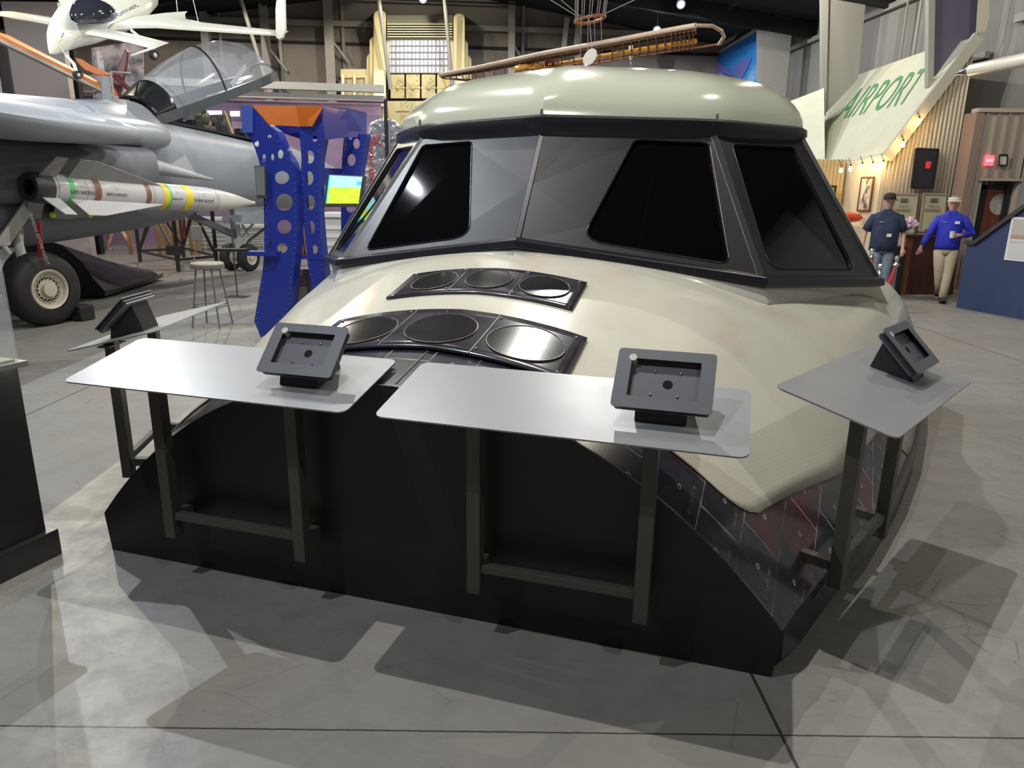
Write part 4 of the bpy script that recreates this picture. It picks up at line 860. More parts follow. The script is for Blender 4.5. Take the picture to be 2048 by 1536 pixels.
monitor('wall_monitor', [(654, 348), (731, 352), (722, 414), (646, 414)], 7.35, 'tilted monitor with a bright green and sky blue picture on the blue tower', msn)
monitor('wall_monitor', [(508, 331), (530, 331), (532, 397), (513, 397)], 7.7, 'dim narrow monitor turned edge-on at the left of the blue tower', mat('screen_off', (.2, .22, .22), .2))
# silver ribbed tail panel with red vertical characters
MSIL = mat('crinkled_foil', (.50, .50, .54), .22, metal=.55); N = NT(MSIL); P = N.coord(); N.bump(N.noise(N.mapping(P, sc=(1, 1, .7)), 9, 3), .9, .06)
sv = thing('foil_tail_panel', V((-1.7, 9.66, 0)), 'upright crinkled silver foil panel with red characters running down it', 'panel')
rows = []
sil = [(690, 640), (722, 420), (730, 300), (738, 246), (752, 238), (768, 234), (785, 238), (800, 250), (815, 290), (818, 420), (812, 640)]
top_ = [aty(u, v, 9.6) for u, v in sil]
MB().hexa(top_, [p+V((0, .12, 0)) for p in top_]).build('foil_skin', MSIL, sv, bevel=.03)
MB().bar(aty(779, 240, 9.57), aty(776, 500, 9.57), .025, .025).bar(aty(762, 278, 9.57), aty(800, 277, 9.57), .02).build('centre_rib', mat('rib_pale', (.5, .48, .5), .3, metal=.5), sv)
MB().box(-.02, .02, -.02, .02, -1.4, .6, lambda q: aty(774, 300, 9.55)+q).build('dark_slot', MDRK, sv)
mr_ = mat('red_paint', (.62, .04, .03), .5)
for ch, u, v in (('NX', 743, 282), ('S', 742, 305), ('I', 742, 326), ('9', 743, 348), ('8', 745, 368), ('2', 746, 388)):
    text(ch, .17, mr_, 'red_character', sv, frame_m(aty(u, v, 9.58), (1, 0, 0), (0, 0, 1)), .002)

# ================================================================ hanging cream canard aircraft
MCR = mat('aircraft_cream', (.66, .66, .56), .25, coat=.5); MCG2 = mat('dark_canopy', (.02, .022, .03), .06, coat=.4)
cv_ = thing('canard_aircraft', aty(200, 60, 12), 'cream rear-engine canard aircraft hanging at the top left', 'airplane')
def pl(px, Y, m, name, th=.05, parent=cv_, bev=.01):
    q = [aty(u, v, y) for (u, v), y in zip(px, Y)]; n = (q[1]-q[0]).cross(q[-1]-q[0]).normalized()
    return MB().hexa([p-n*th/2 for p in q], [p+n*th/2 for p in q]).build(name, m, parent, bevel=bev)
stn = [(98, 92, 11.2, 3, 17), (104, 84, 11.3, 12, 27), (118, 70, 11.5, 24, 37), (140, 54, 11.8, 36, 44), (168, 44, 12.1, 46, 47), (200, 34, 12.5, 50, 46), (232, 24, 12.9, 48, 40), (262, 12, 13.3, 42, 32), (296, -2, 13.8, 24, 20), (305, -6, 14, 4, 4)]
rows = []
for u, v, Y, ru, rv in stn:
    c_ = aty(u, v, Y); k = Y/F; row = []
    for j in range(20):
        a = 2*pi*j/20; row.append(c_+V((.78, .6, 0))*(ru*.8*k*cos(a))*.9+V((0, 0, 1))*(rv*.8*k*math.copysign(abs(sin(a))**.85, sin(a))))
    rows.append(row)
MB().grid(rows, True).add(rows[0], [tuple(range(20))]).build('fuselage', MCR, cv_, smooth=60)
rows = []
for u, v, Y, ru, rv in ((144, 34, 11.7, 2, 2), (152, 27, 11.75, 10, 12), (168, 20, 11.95, 20, 20), (188, 18, 12.2, 25, 22), (208, 20, 12.5, 20, 17), (222, 24, 12.75, 10, 10), (229, 27, 12.9, 1, 1)):
    c_ = aty(u, v+4, Y-.25); k = Y/F; rows.append([c_+V((.85, .5, 0)).normalized()*(ru*k*cos(2*pi*j/18))+V((0, 0, 1))*(rv*k*sin(2*pi*j/18)) for j in range(18)])
MB().grid(rows, True).build('canopy_glass', MCG2, cv_, smooth=80)
def wing(path, name, parent=cv_, m=MCR):  # path: (u, v, Y, chord, thick)
    rows = []
    for u, v, Y, ch, th in path:
        p = aty(u, v, Y); rows.append([p+V((ch*x*.25, ch*x, ch*x*.36))+V((0, 0, z*th)) for x, z in ((0, 0), (.05, .5), (.3, .9), (.7, .5), (1, 0), (.7, -.2), (.3, -.5), (.05, -.4))])
    mm = MB().grid(rows, True); mm.add(rows[0], [tuple(range(8))[::-1]]); mm.add(rows[-1], [tuple(range(8))]); return mm.build(name, m, parent, smooth=50)
wing([(218, 57, 12.35, 1.9, .1), (262, 53, 12.8, 1.35, .1), (310, 52, 13.3, .8, .1), (360, 56, 13.8, .6, .09), (555, 70, 15.6, .42, .06)], 'main_wing')
wing([(170, 68, 11.6, .45, .05), (235, 80, 11.2, .42, .05), (300, 96, 10.8, .4, .04)], 'canard_wing'); wing([(112, 52, 12.2, .45, .05), (60, 42, 12.9, .42, .05), (-10, 30, 13.8, .4, .05)], 'canard_wing')
pl([(262, 110), (310, 92), (312, 97), (266, 112)], (10.8, 10.6, 10.6, 10.8), MCR, 'canard_tip')
pl([(553, 76), (552, 20), (558, -30), (570, -30), (571, 20), (572, 60), (566, 76), (560, 80)], (15.6,)*8, MCR, 'winglet', .1)
pl([(118, 2), (126, -25), (160, -25), (134, 28)], (12.9,)*4, MCR, 'winglet', .06)
for (a, b, Yg, r_, nm) in (((133, 112), (155, 150), 11.2, 7.5, 'nose_wheel'), ((262, 60), (308, 110), 12.6, 9, 'main_wheel')):
    q0, q1 = aty(*a, Yg), aty(*b, Yg); g = MB().tube([q0, q0.lerp(q1, .5)+V((.03, 0, .02)), q1], .025, 8).build('gear_leg', MCR, cv_, smooth=60)
    w_ = MB().lathe([(r_*.4*Yg/F, -.03), (r_*Yg/F*.9, -.04), (r_*Yg/F, -.015), (r_*Yg/F, .015), (r_*Yg/F*.9, .04), (r_*.4*Yg/F, .03)], q1, (.9, -.4, 0), 20).build(nm, MTYRE, cv_, smooth=50)
    MB().lathe([(0, .035), (r_*.45*Yg/F, .03), (r_*.5*Yg/F, .0)], q1, (.9, -.4, 0), 16).build('hub', MRIM, w_)
text('aeromet', .2, mat('navy_letters', (.08, .09, .14), .5), 'lettering', cv_, frame_m(aty(240, 27, 11.9), aty(262, 12, 12.6)-aty(236, 25, 12.4), aty(246, 13, 12.5)-aty(249, 20, 12.4)), .002)
o = MB().tube([aty(127, 66, 11.35), aty(123, 74, 11.3)], .01).build('pitot', MGRY, cv_)
for k, (a, b, Y) in enumerate((((352, -10), (357, 48), 14.4), ((384, -10), (398, 50), 14.8), ((100, 62), (132, 112), 11.4))):
    MB().tube([aty(*a, Y), aty(*b, Y)], .008, 5).build('rigging_wire', MGEAR, cv_)
# orange glider wing and propeller, poster, boards
gw = thing('orange_glider_wing', aty(120, 130, 16), 'long narrow orange wing slanting down behind the hanging cream aircraft', 'wing')
MOR2 = mat('wing_orange', (.60, .19, .05), .4); MWU = mat('wing_underside', (.5, .46, .4), .5)
a, b = aty(-20, 68, 14), aty(248, 200, 17.5); MB().hexa([a, a+V((0, .5, .0)), b+V((0, .4, 0)), b], [p+V((0, 0, .09)) for p in (a, a+V((0, .5, .0)), b+V((0, .4, 0)), b)]).build('wing_skin', MOR2, gw, bevel=.02)
a2, b2 = a+V((0, -.01, -.03)), b+V((0, -.01, -.03)); MB().bar(a2+V((0, .05, -.02)), b2+V((0, .05, -.02)), .1, .06).build('lower_skin', MWU, gw)
pr = thing('wooden_propeller', aty(232, 152, 16.5), 'dark red and orange two-blade wooden propeller behind the cream aircraft', 'propeller')
MPR = mat('propeller_red', (.13, .025, .03), .35); 
def blade(px, Y, m, nm, pr=pr): q = [aty(u, v, Y) for u, v in px]; return MB().hexa([p+V((0, -.03, 0)) for p in q], [p+V((0, .05, 0)) for p in q]).build(nm, m, pr, bevel=.02)
blade([(251, 98), (257, 104), (253, 135), (242, 185), (252, 195), (278, 176), (262, 205), (244, 205), (226, 168), (234, 140)], 16.6, MPR, 'blade'); blade([(150, 115), (162, 118), (180, 130), (205, 140), (228, 150), (222, 152), (195, 150), (170, 140), (156, 126)], 16.4, MOR2, 'blade')
MB().tube([aty(228, 150, 16.5), aty(262, 182, 16.5)], .05, 8).build('hub', MPR, pr)
mp = mat('launch_poster', (.5, .45, .45), .5); N = NT(mp); uv = N.coord('Generated'); s = N.xyz(uv); nz = N.noise(N.mapping(uv, sc=(1, 1, 1)), 3.2, 6, .6); nz2 = N.noise(uv, 14, 5)
c = N.mix(N.mapr(nz, .38, .6), (.03, .025, .05), (.55, .45, .40)); c = N.mix(N.mapr(N.math('SUBTRACT', .55, s[2]), 0, .4), c, (.5, .45, .5)); c = N.mix(N.math('MULTIPLY', N.mapr(nz2, .5, .6), N.mapr(s[2], .2, .45, 1, 0)), c, (.05, .04, .06))
d1 = N.math('LESS_THAN', N.math('ABSOLUTE', N.math('SUBTRACT', s[0], .22)), .05); d1 = N.math('MULTIPLY', d1, N.math('LESS_THAN', s[2], .82)); c = N.mix(N.math('MULTIPLY', d1, N.mapr(nz2, .4, .5)), c, (.75, .72, .75)); N.lk(c, N.b.inputs['Base Color'])
o = flat('launch_banner', [(183, 96), (285, 80), (289, 204), (187, 208)], 17.8, mp, .03); tag(o, 'tall hanging banner with a dark rocket launch picture behind the propeller', 'banner')
MBE = mat('board_beige', (.45, .42, .3), .6)
for px, lb, tx_ in (([(77, 196), (117, 199), (117, 214), (78, 214)], 'smaller black-framed beige board above the jet wing', 'Spartan'), ([(118, 199), (189, 203), (189, 214), (118, 214)], 'wider black-framed beige board above the jet wing, nearer the canopy', 'KAZA')):
    q = [aty(u, v, 15) for u, v in px]; q[2].z -= .5; q[3].z -= .5; t = thing('info_board', (q[0]+q[2])/2, lb, 'sign'); MB().hexa(q, [p+V((0, .04, 0)) for p in q]).build('board_face', MBE, t)
    for a, b in ((0, 1), (1, 2), (0, 3)): MB().bar(q[a]+V((0, -.01, 0)), q[b]+V((0, -.01, 0)), .05).build('board_frame', MDRK, t)
    text(tx_, .1, tm, 'board_title', t, frame_m(((q[0]+q[1])/2)+V((.2, -.03, -.1)), (1, 0, -.03), (0, 0, 1)))

# ================================================================ bare wooden wing with ring and ropes
wn_ = thing('bare_wooden_wing', aty(1180, 105, 15), 'long uncovered antique wooden wing with tan leading edge hanging above the mockup roof', 'wing')
MTAN = mat('fabric_tan', (.48, .36, .27), .6, noise=.15, nscale=3); MWD = mat('wood_brown', (.22, .08, .035), .55, noise=.4, nscale=6); MWO = mat('wood_orange', (.60, .30, .06), .45)
LE = [(880, 150, 19.0), (960, 134, 18), (1090, 106, 16.5), (1240, 79, 15.2), (1340, 60, 14.5), (1392, 51, 14.1)]; TE = [(885, 156, 20.0), (960, 164, 19.2), (1090, 146, 17.8), (1240, 118, 16.6), (1340, 103, 16), (1392, 96, 15.6), (1438, 88, 15.2)]
Lp_ = [aty(*q) for q in LE]; Tp = [aty(*q) for q in TE]
tipc = [Lp_[-1], aty(1425, 52, 14.2), aty(1443, 62, 14.5), aty(1448, 74, 14.9), Tp[-1]]
MB().tube(Lp_, .05, 8).build('leading_edge', MTAN, wn_, smooth=60); MB().tube(Tp, .02, 6).build('trailing_edge', MWD, wn_); MB().tube(tipc, .035, 8).build('wing_tip_bow', MTAN, wn_, smooth=60)
def along(A, t): t *= len(A)-1; i = min(int(t), len(A)-2); return A[i].lerp(A[i+1], t-i)
rows = [[along(Lp_, k/20)+V((0, 0, .04)), along(Lp_, k/20).lerp(along(Tp[:-1], k/20), .28)+V((0, 0, .07)), along(Lp_, k/20).lerp(along(Tp[:-1], k/20), .42)+V((0, 0, .04))] for k in range(21)]
MB().grid(rows).build('nose_fabric', MTAN, wn_, smooth=60, solid=.01)
for k in range(30):
    t = (k+.4)/30; a, b = along(Lp_, t), along(Tp[:-1], t); c_ = a.lerp(b, .4)
    MB().bar(a, c_+V((0, 0, .05)), .02, .06).bar(c_+V((0, 0, .05)), b, .02, .03).bar(a+V((0, 0, -.08)), b, .015, .02).build('wing_rib', MWD, wn_)
for f_, r_, m_ in ((.62, .045, MWO), (.25, .03, MWD), (.8, .02, MWD)):
    MB().tube([along(Lp_, k/12).lerp(along(Tp[:-1], k/12), f_)+V((0, 0, -.02)) for k in range(4 if m_ == MWO else 0, 13)], r_, 6).build('wing_spar', m_, wn_)
for k in range(14):
    t0, t1 = k/14, (k+1)/14; MB().tube([along(Lp_, t0).lerp(along(Tp[:-1], t0), .3), along(Lp_, t1).lerp(along(Tp[:-1], t1), .8)], .008, 4).build('bracing_wire', MWD, wn_)
for px in ([(1098, 104), (1090, 138)], [(1108, 104), (1124, 140)], [(1098, 106), (1112, 138)], [(1088, 138), (1130, 138)], [(1030, 138), (1070, 128)], [(1070, 128), (1100, 140)], [(1030, 138), (1040, 132)]): MB().tube([aty(*px[0], 17), aty(*px[1], 17.2)], .05, 6).build('cabane_strut', MWO if px[0][0] < 1095 else MWD, wn_)
MB().hexa([aty(u, v, 16.4) for u, v in ((1257, 86), (1266, 86), (1264, 136), (1260, 136))], [aty(u, v, 16.45) for u, v in ((1257, 86), (1266, 86), (1264, 136), (1260, 136))]).build('white_strut', MCW2, wn_)
pd = MB()
c1 = aty(1180, 114, 14.5); pdl = thing('white_paddle', c1, 'pale oval paddle hanging in front of the bare wooden wing', 'paddle'); mpd = mat('paddle_pale', (.5, .48, .44), .5)
MB().hexa([c1+V((.12*cos(a*pi/8)+.05*sin(a*pi/8), 0, .15*sin(a*pi/8))) for a in range(16)], [c1+V((.12*cos(a*pi/8)+.05*sin(a*pi/8), .03, .15*sin(a*pi/8))) for a in range(16)]).build('paddle_blade', mpd, pdl, bevel=.005)
MB().tube([c1+V((-.03, .01, -.12)), c1+V((-.16, .01, -.24))], .03, 8).build('handle', mpd, pdl); MB().tube([c1+V((.03, .01, .14)), aty(1180, 48, 15.8)], .006, 4).build('cord', MGRY, pdl)
rg = thing('rigging_ring', aty(1180, 38, 16), 'rusty suspended ring with a bundle of ropes above the bare wing', 'ring')
rc = aty(1180, 39, 16); MB().tube([rc+V((.30*cos(2*pi*k/24), .30*sin(2*pi*k/24), .05*cos(2*pi*k/24))) for k in range(25)], .035, 6, False).build('ring', MWD, rg, smooth=60)
MRP = mat('rope_gray', (.22, .21, .2), .7)
for k in range(12):
    a = 2*pi*k/12; p = rc+V((.30*cos(a), .30*sin(a), .05*cos(a))); MB().tube([p, p+V((.15*cos(a)+.1, .1, 1.9))], .008, 4).build('rope', MRP, rg)
for k in range(4): p = rc+V((-.2+.13*k, -.3, 0)); MB().tube([p, p+V((.02*k, 0, -.75-.1*(k % 2)))], .006, 4).build('rope', MRP, rg)
for u0, u1 in ((1085, 1153), (1110, 1160), (1290, 1200)): MB().tube([aty(u0, -10, 15.5), aty(u1, 32, 16)], .01, 4).build('rope', MRP, rg)
for u in (1126, 1150): trim(MB().bar(bw(u+8, 36, 1), bw(u, 110, 1), .16, .1), MSTG)

# ================================================================ blue banner
mbn = mat('sky_banner', (.03, .25, .65), .5); N = NT(mbn); s = N.xyz(N.coord('Generated')); nz = N.noise(N.coord('Generated'), 4, 4)
c = N.mix(N.mapr(s[2], .1, .9), (.04, .32, .72), (.015, .16, .58)); c = N.mix(N.math('MULTIPLY', N.mapr(nz, .5, .65), N.mapr(s[2], .1, .5, 1, 0)), c, (.35, .5, .8)); N.lk(c, N.b.inputs['Base Color'])
bn = thing('sky_blue_banner', rwy(29, 5, 2.0), 'bright blue hanging banner with a pale winged aircraft picture', 'banner')
def bp2(u, v, o=1.5): return onp(u, v, (9.45, 0, 0), (1, .09, 0))
q = [bp2(1424, 115), bp2(1514, 62), bp2(1514, 180), bp2(1424, 190)]
MB().hexa(q, [p+V((.02, .02, 0)) for p in q]).build('banner_cloth', mbn, bn); MB().tube([q[0]+V((0, 0, .05)), q[1]+V((0, 0, .05))], .05, 8).build('top_rod', MSTL, bn); trim(MB().bar(q[0]+V((0, 0, .3))+(q[0]-q[1])*.2, q[1]+V((0, 0, .3)), .2, .18), MSTG)
def bpoly(px, name, m): P = [onp(u, v, (9.43, 0, 0), (1, .09, 0)) for u, v in px]; return MB().hexa(P, [p+V((-.01, -.001, 0)) for p in P]).build(name, m, bn)
bpoly([(1427, 118), (1440, 125), (1460, 142), (1478, 158), (1484, 166), (1470, 158), (1444, 148), (1436, 144)], 'printed_wing', mat('print_violet', (.13, .14, .5), .5)); bpoly([(1464, 137), (1484, 122), (1504, 115), (1497, 132), (1488, 150), (1482, 160)], 'printed_wing', mat('print_violet', (.2, .2, .5), .5)); bpoly([(1436, 147), (1452, 147), (1480, 158), (1476, 166), (1448, 158)], 'printed_body', mat('print_pale', (.35, .42, .7), .5))

# ================================================================ old airport shed: roof, gable wall, bulbs
MRW = mat('shed_roof_cream', (.56, .58, .47), .6, noise=.08, nscale=2); MGRN = mat('letter_green', (.08, .26, .12), .6)
sd_ = thing('airport_shed', V((8.4, 15.5, 0)), 'old shed with pale cream painted roof lettered AIRPORT in green', 'shed')
E0 = aty(1772, 316, 14.0); R0 = aty(1955, 73, 14.0); E1 = aty(1671, 331, 16.4); R1 = aty(1700, 155, 19.1); Vv = aty(1634, 250, 16.6)
def rp(u, v): n = (R0-E0).cross(E1-E0); return onp(u, v, E0, n)
PA = [rp(1772, 316), rp(1955, 73), rp(1860, 99), rp(1700, 155), rp(1634, 250), rp(1671, 331)]
nrm = (R0-E0).cross(E1-E0).normalized(); nrm = nrm if nrm.x < 0 else -nrm
MB().hexa(PA, [p-nrm*.08 for p in PA]).build('main_roof', MRW, sd_)
PB = [PA[5], PA[4], aty(1648, 176, 18.4), aty(1555, 212, 19.5), aty(1600, 290, 18), aty(1650, 338, 16.8)]
MB().hexa(PB, [p+V((.02, .08, -.02)) for p in PB]).build('side_roof', MRW, sd_)
text_o = text('AIRPORT', 1.0, MGRN, 'roof_lettering', sd_, Matrix.Identity(4), 0)
off = PW[sd_.name]; xs = [v.co.x+off.x for v in text_o.data.vertices]; x0_, x1_ = min(xs), max(xs); ysv = [v.co.y+off.y for v in text_o.data.vertices]; y0_, y1_ = min(ysv), max(ysv)
for v in text_o.data.vertices:
    a = (v.co.x+off.x-x0_)/(x1_-x0_); b = (v.co.y+off.y-y0_)/(y1_-y0_)
    bl_, br_, tl_, tr_ = (1667, 243), (1812, 208), (1712, 180), (1862, 132)
    u = (bl_[0]*(1-a)+br_[0]*a)*(1-b)+(tl_[0]*(1-a)+tr_[0]*a)*b; w_ = (bl_[1]*(1-a)+br_[1]*a)*(1-b)+(tl_[1]*(1-a)+tr_[1]*a)*b
    v.co = rp(u, w_)+nrm*.01-off
t2 = text('FIELD', .7, MGRN, 'roof_lettering', sd_, Matrix.Identity(4), 0)
for v in t2.data.vertices:
    a = (v.co.x+off.x+1.1)/2.2; b = (v.co.y+off.y+.3)/.7; u = 1583+55*a+10*b; w_ = 222-22*a-15*b; n2 = (PB[3]-PB[1]).cross(PB[0]-PB[1]).normalized(); n2 = n2 if n2.y < 0 else -n2
    v.co = onp(u, w_, PB[1], n2)+n2*.03-off
# fascia and rake boards
MB().bar(R0+V((.0, -.03, 0)), E0+V((0, -.03, 0)), .08, .2, up=(0, 0, 1)).build('rake_board', mat('rake_gray', (.4, .4, .34), .6), sd_); MB().bar(E0, PA[5], .06, .1).build('eave_board', MRW, sd_)
MCOR = mat('corrugated_tan', (.40, .37, .30), .5, metal=.2)
def corr(a, b, zt0, zt1, name, m, parent=None, per=.075, amp=.018, z0=0):
    """corrugated sheet along a-b with a sloping top"""
    n = int((b-a).length/per)*6; d = (b-a).normalized(); nn = V((0, 0, 1)).cross(d); rows = []
    for i in range(n+1):
        t = i/n; p = a.lerp(b, t)+nn*amp*sin(2*pi*i/6); zt = interp(t, [0, 1], [zt0, zt1]) if not callable(zt0) else zt0(t); rows.append([V((p.x, p.y, z0)), V((p.x, p.y, zt))])
    return MB().grid(rows).build(name, m, parent, smooth=80, solid=.01)
ga = V((E0.x+.05, 14.06, 0)); gb = V((R0.x+.02, 14.06, 0)); corr(ga, gb, E0.z-.05, R0.z-.02, 'gable_wall', MCOR, sd_)
gc = V((9.0, 14.06, 0))
MWP = mat('shed_wall_cream', (.62, .56, .42), .6)
we = aty(1655, 400, 15.6); wf_ = aty(1772, 400, 15.6); MB().box(we.x-.9, wf_.x-.35, 15.6, 15.75, 0, 2.45).build('recessed_wall', MWP, sd_)
corr(V((we.x-.8, 15.5, 0)), V((aty(1682, 400, 15.5).x, 15.5, 0)), 2.45, 2.45, 'side_corrugation', mat('corrugated_warm', (.45, .36, .18), .5), sd_)
MB().box(E0.x-.02, E0.x+.06, 14.05, 15.7, 0, 2.42).build('corner_wall', MWP, sd_)
MBU = mat('bulb_glow', (1, .7, .3), .3, emis=(1, .55, .14), es=30)
bn_ = ['first from the left on the straight eave', 'second from the left on the straight eave', 'third from the left on the straight eave', 'fourth from the left on the straight eave', 'last on the straight eave, at the roof corner', 'lower one of the two on the slanting rake', 'upper one of the two on the slanting rake']
for (u, v, Y), lb in zip(((1682, 340, 14.9), (1701, 337, 14.7), (1724, 333, 14.4), (1745, 332, 14.15), (1766, 329, 13.9), (1806, 288, 13.85), (1838, 242, 13.85)), bn_):
    p = aty(u, v, Y); t = thing('festoon_bulb', p, 'glowing amber festoon bulb, '+lb, 'bulb', None)
    MB().lathe([(0, -.06), (.025, -.045), (.035, -.015), (.025, .02), (.014, .045)], p, (0, 0, 1), 12).build('glass', MBU, t, smooth=60); MB().lathe([(.016, .04), (.018, .085), (0, .09)], p, (0, 0, 1), 10).build('socket', MDRK, t); MB().tube([p+V((0, 0, .08)), p+V((0, .13, .2))], .006, 5).build('cord', MDRK, t)
    d = bpy.data.lights.new('bulb_light', 'POINT'); d.energy = 4; d.color = (1, .6, .22); d.shadow_soft_size = .03; lo = bpy.data.objects.new('bulb_light', d); COL.objects.link(lo); lo.location = p+V((0, -.08, -.02))
# ---- things on the gable wall
def framed(name, px, Y, label, cat, mface, mframe, fw=.03, d=.04):
    q = [aty(u, v, Y) for u, v in px]; t = thing(name, sum(q, V((0, 0, 0)))/4, label, cat)
    MB().hexa(q, [p+V((0, d, 0)) for p in q]).build('face', mface, t)
    for a, b in ((0, 1), (1, 2), (2, 3), (3, 0)): MB().bar(q[a]+V((0, -.01, 0)), q[b]+V((0, -.01, 0)), fw, .03).build('frame', mframe, t)
    return t, q
mbp = mat('dark_poster', (.012, .012, .018), .12, coat=.5)
t, q = framed('dark_display_panel', [(1832, 297), (1877, 299), (1865, 377), (1822, 376)], 13.95, 'glossy black wall panel with small red patch on the corrugated wall', 'poster', mbp, MDRK, .015)
MB().hexa([aty(u, v, 13.92) for u, v in ((1852, 323), (1863, 323), (1860, 337), (1850, 337))], [aty(u, v, 13.94) for u, v in ((1852, 323), (1863, 323), (1860, 337), (1850, 337))]).build('red_patch', mat('patch_red', (.5, .03, .05), .5, emis=(.8, .05, .07), es=.3), t)
mart = mat('plane_art', (.55, .53, .48), .5); N = NT(mart); g = N.coord('Generated'); nz = N.noise(N.mapping(g, sc=(1, 1, 1.4)), 3.5, 5, .65); s = N.xyz(g)
msk = N.math('MULTIPLY', N.mapr(nz, .47, .55), N.math('MULTIPLY', N.mapr(s[1], .1, .3), N.mapr(s[1], .7, .95, 1, 0))); N.lk(N.mix(msk, (.55, .53, .48), (.10, .09, .06)), N.b.inputs['Base Color'])
q = [onp(u, v, (E0.x-.06, 0, 0), (1, 0, 0)) for u, v in ((1724, 355), (1748, 354), (1742, 421), (1719, 422))]; q[3].y = q[0].y; q[2].y = q[1].y
t = thing('framed_aircraft_print', sum(q, V((0, 0, 0)))/4, 'tall brown-framed aircraft print under the string of bulbs', 'picture'); MB().hexa(q, [p+V((.05, 0, 0)) for p in q]).build('face', mart, t)
for a, b in ((0, 1), (1, 2), (2, 3), (3, 0)): MB().bar(q[a], q[b], .035, .03).build('frame', mat('frame_brown', (.12, .06, .03), .5), t)
framed('small_framed_notice', [(1653, 372), (1672, 372), (1668, 398), (1652, 398)], 15.3, 'small dark green framed notice at the far left below the shed eave', 'picture', mat('notice_green', (.12, .16, .08), .5), MDRK, .03)
pr2 = thing('red_pointed_float', aty(1705, 435, 14.4), 'glossy red pointed model nose sticking out left of the person in navy', 'model'); MB().lathe([(0, 0), (.07, .08), (.11, .3), (.12, .6), (.1, 1.0), (0, 1.4)], aty(1727, 436, 14.4), (-1, .1, .03), 20).build('float_shell', mat('gloss_red', (.5, .05, .02), .25, coat=.4), pr2, smooth=60)
o = MB().box(-.6, .25, 0, .7, .0, 1.15, lambda q: V((aty(1715, 470, 14.3).x, 14.3, 0))+q).build('cream_display_plinth', MWP, None, bevel=.01); tag(o, 'cream display block under the red pointed float', 'plinth')
mbr = mat('member_board', (.47, .44, .31), .55)
for px, lb, k in (([(1784, 387), (1835, 389), (1826, 465), (1779, 465)], 'beige MEMBERS board on the wall behind the person in navy', 0), ([(1847, 387), (1892, 389), (1884, 462), (1838, 462)], 'beige MEMBERS board on the wall left of the person in royal blue', 1)):
    t, q = framed('members_board', px, 13.98, lb, 'sign', mbr, mat('board_edge', (.35, .33, .25), .6), .012)
    c_ = (q[0]+q[1])/2; 
    text('WALL OF', .045, mat('board_ink', (.2, .17, .1), .6), 'lettering', t, frame_m(c_+V((0, -.02, -.22)), (1, 0, 0), (0, 0, 1))); text('MEMBERS', .075, mat('board_ink', (.2, .17, .1), .6), 'lettering', t, frame_m(c_+V((0, -.02, -.30)), (1, 0, 0), (0, 0, 1)))
    MB().box(-.07, .07, -.02, -.01, -.05, .02, lambda w_: c_+V((0, 0, -.1))+w_).build('board_emblem', mat('emblem_gray', (.12, .12, .11), .6), t, bevel=.01)
    text('------\n-----\n------\n----', .05, mat('board_ink2', (.36, .33, .22), .6), 'small_print', t, frame_m(c_+V((0, -.02, -.5)), (1, 0, 0), (0, 0, 1)))
# ---- ribbed wall block with doorway at the right edge
MRIB = mat('ribbed_wall_tan', (.42, .37, .31), .6); MRBD = mat('ribbed_wall_brown', (.26, .19, .16), .6)
Yb = 13.7; bx0 = aty(1942, 300, Yb).x
zt = aty(1990, 225, Yb).z
def wbox(name, x0, x1, z0, z1, y=Yb, d=.12, m=MRIB): o = MB().box(x0, x1, y, y+d, z0, z1).build(name, m); o['kind'] = 'structure'; return o
XE = rwy(Yb, 0).x-.02; dx0, dx1 = aty(1950, 420, Yb).x, aty(2033, 420, Yb).x; dzt = aty(1990, 362, Yb).z
wbox('wall_right_block_jamb', bx0, dx0, 0, zt); wbox('wall_right_block_end', dx1, XE, 0, zt); wbox('wall_right_block_head', dx0, dx1, dzt, zt)
k = 0; x = bx0+.16
m = MB()
while x < XE-.06:
    m.box(x, x+.05, Yb-.035, Yb, dzt if dx0-.02 < x < dx1 else 0, zt); x += .2
trim(m, mat('rib_taupe', (.25, .22, .2), .6)); trim(MB().box(bx0-.02, XE, Yb-.06, Yb+.15, zt, zt+.07), MRIB)
trim(MB().box(bx0-.03, bx0+.10, Yb-.04, Yb+.33, 0, zt), MRBD)
trim(MB().box(dx0-.03, dx1+.03, Yb-.05, Yb-.02, dzt, dzt+.05).box(dx1, dx1+.05, Yb-.05, Yb-.02, 0, dzt), MRIB)
# doorway: white reveal, black frame, brown door with round window
MDOOR = mat('door_brown', (.16, .045, .02), .4)
trim(MB().box(dx0, dx0+.04, Yb, Yb+.18, 0, dzt), mat('reveal_gray', (.42, .42, .38), .6))
fx0 = aty(1952, 420, Yb+.18).x; fx1 = XE-.01
door = thing('door_1', V((fx0+.2, Yb+.2, 0)), 'brown', 'door'); del door['label']; del door['category']; door['kind'] = 'structure'
zd = aty(1990, 370, Yb+.18).z
MB().box(fx0, fx0+.14, Yb+.85, Yb+.185, 0, zd).box(fx0, fx1, Yb+.85, Yb+.185, zd-.08, zd).build('door_frame', MDRK, door)
dxx = aty(1966, 420, Yb+.22).x; zb_ = aty(1990, 455, Yb+.2).z
cxm, czm = aty(2000, 408, Yb+.2).x, aty(2000, 408, Yb+.2).z
holed([(dxx, 0), (fx1, 0), (fx1, zd-.08), (dxx, zd-.08)], [circ(cxm, czm, .2, 28)], lambda a, b: V((a, Yb+.22, b)), 'door_leaf', MDOOR, door, .05)
MB().lathe([(.0, 0), (.2, 0), (.2, .02), (0, .02)], V((cxm, Yb+.235, czm)), (0, 1, 0), 28).build('round_pane', mat('round_pane', (.5, .52, .5), .15), door)
MB().box(aty(2003, 420, Yb+.18).x, aty(2012, 420, Yb+.18).x, Yb+.14, Yb+.19, 0, zd).build('mullion', MDRK, door)
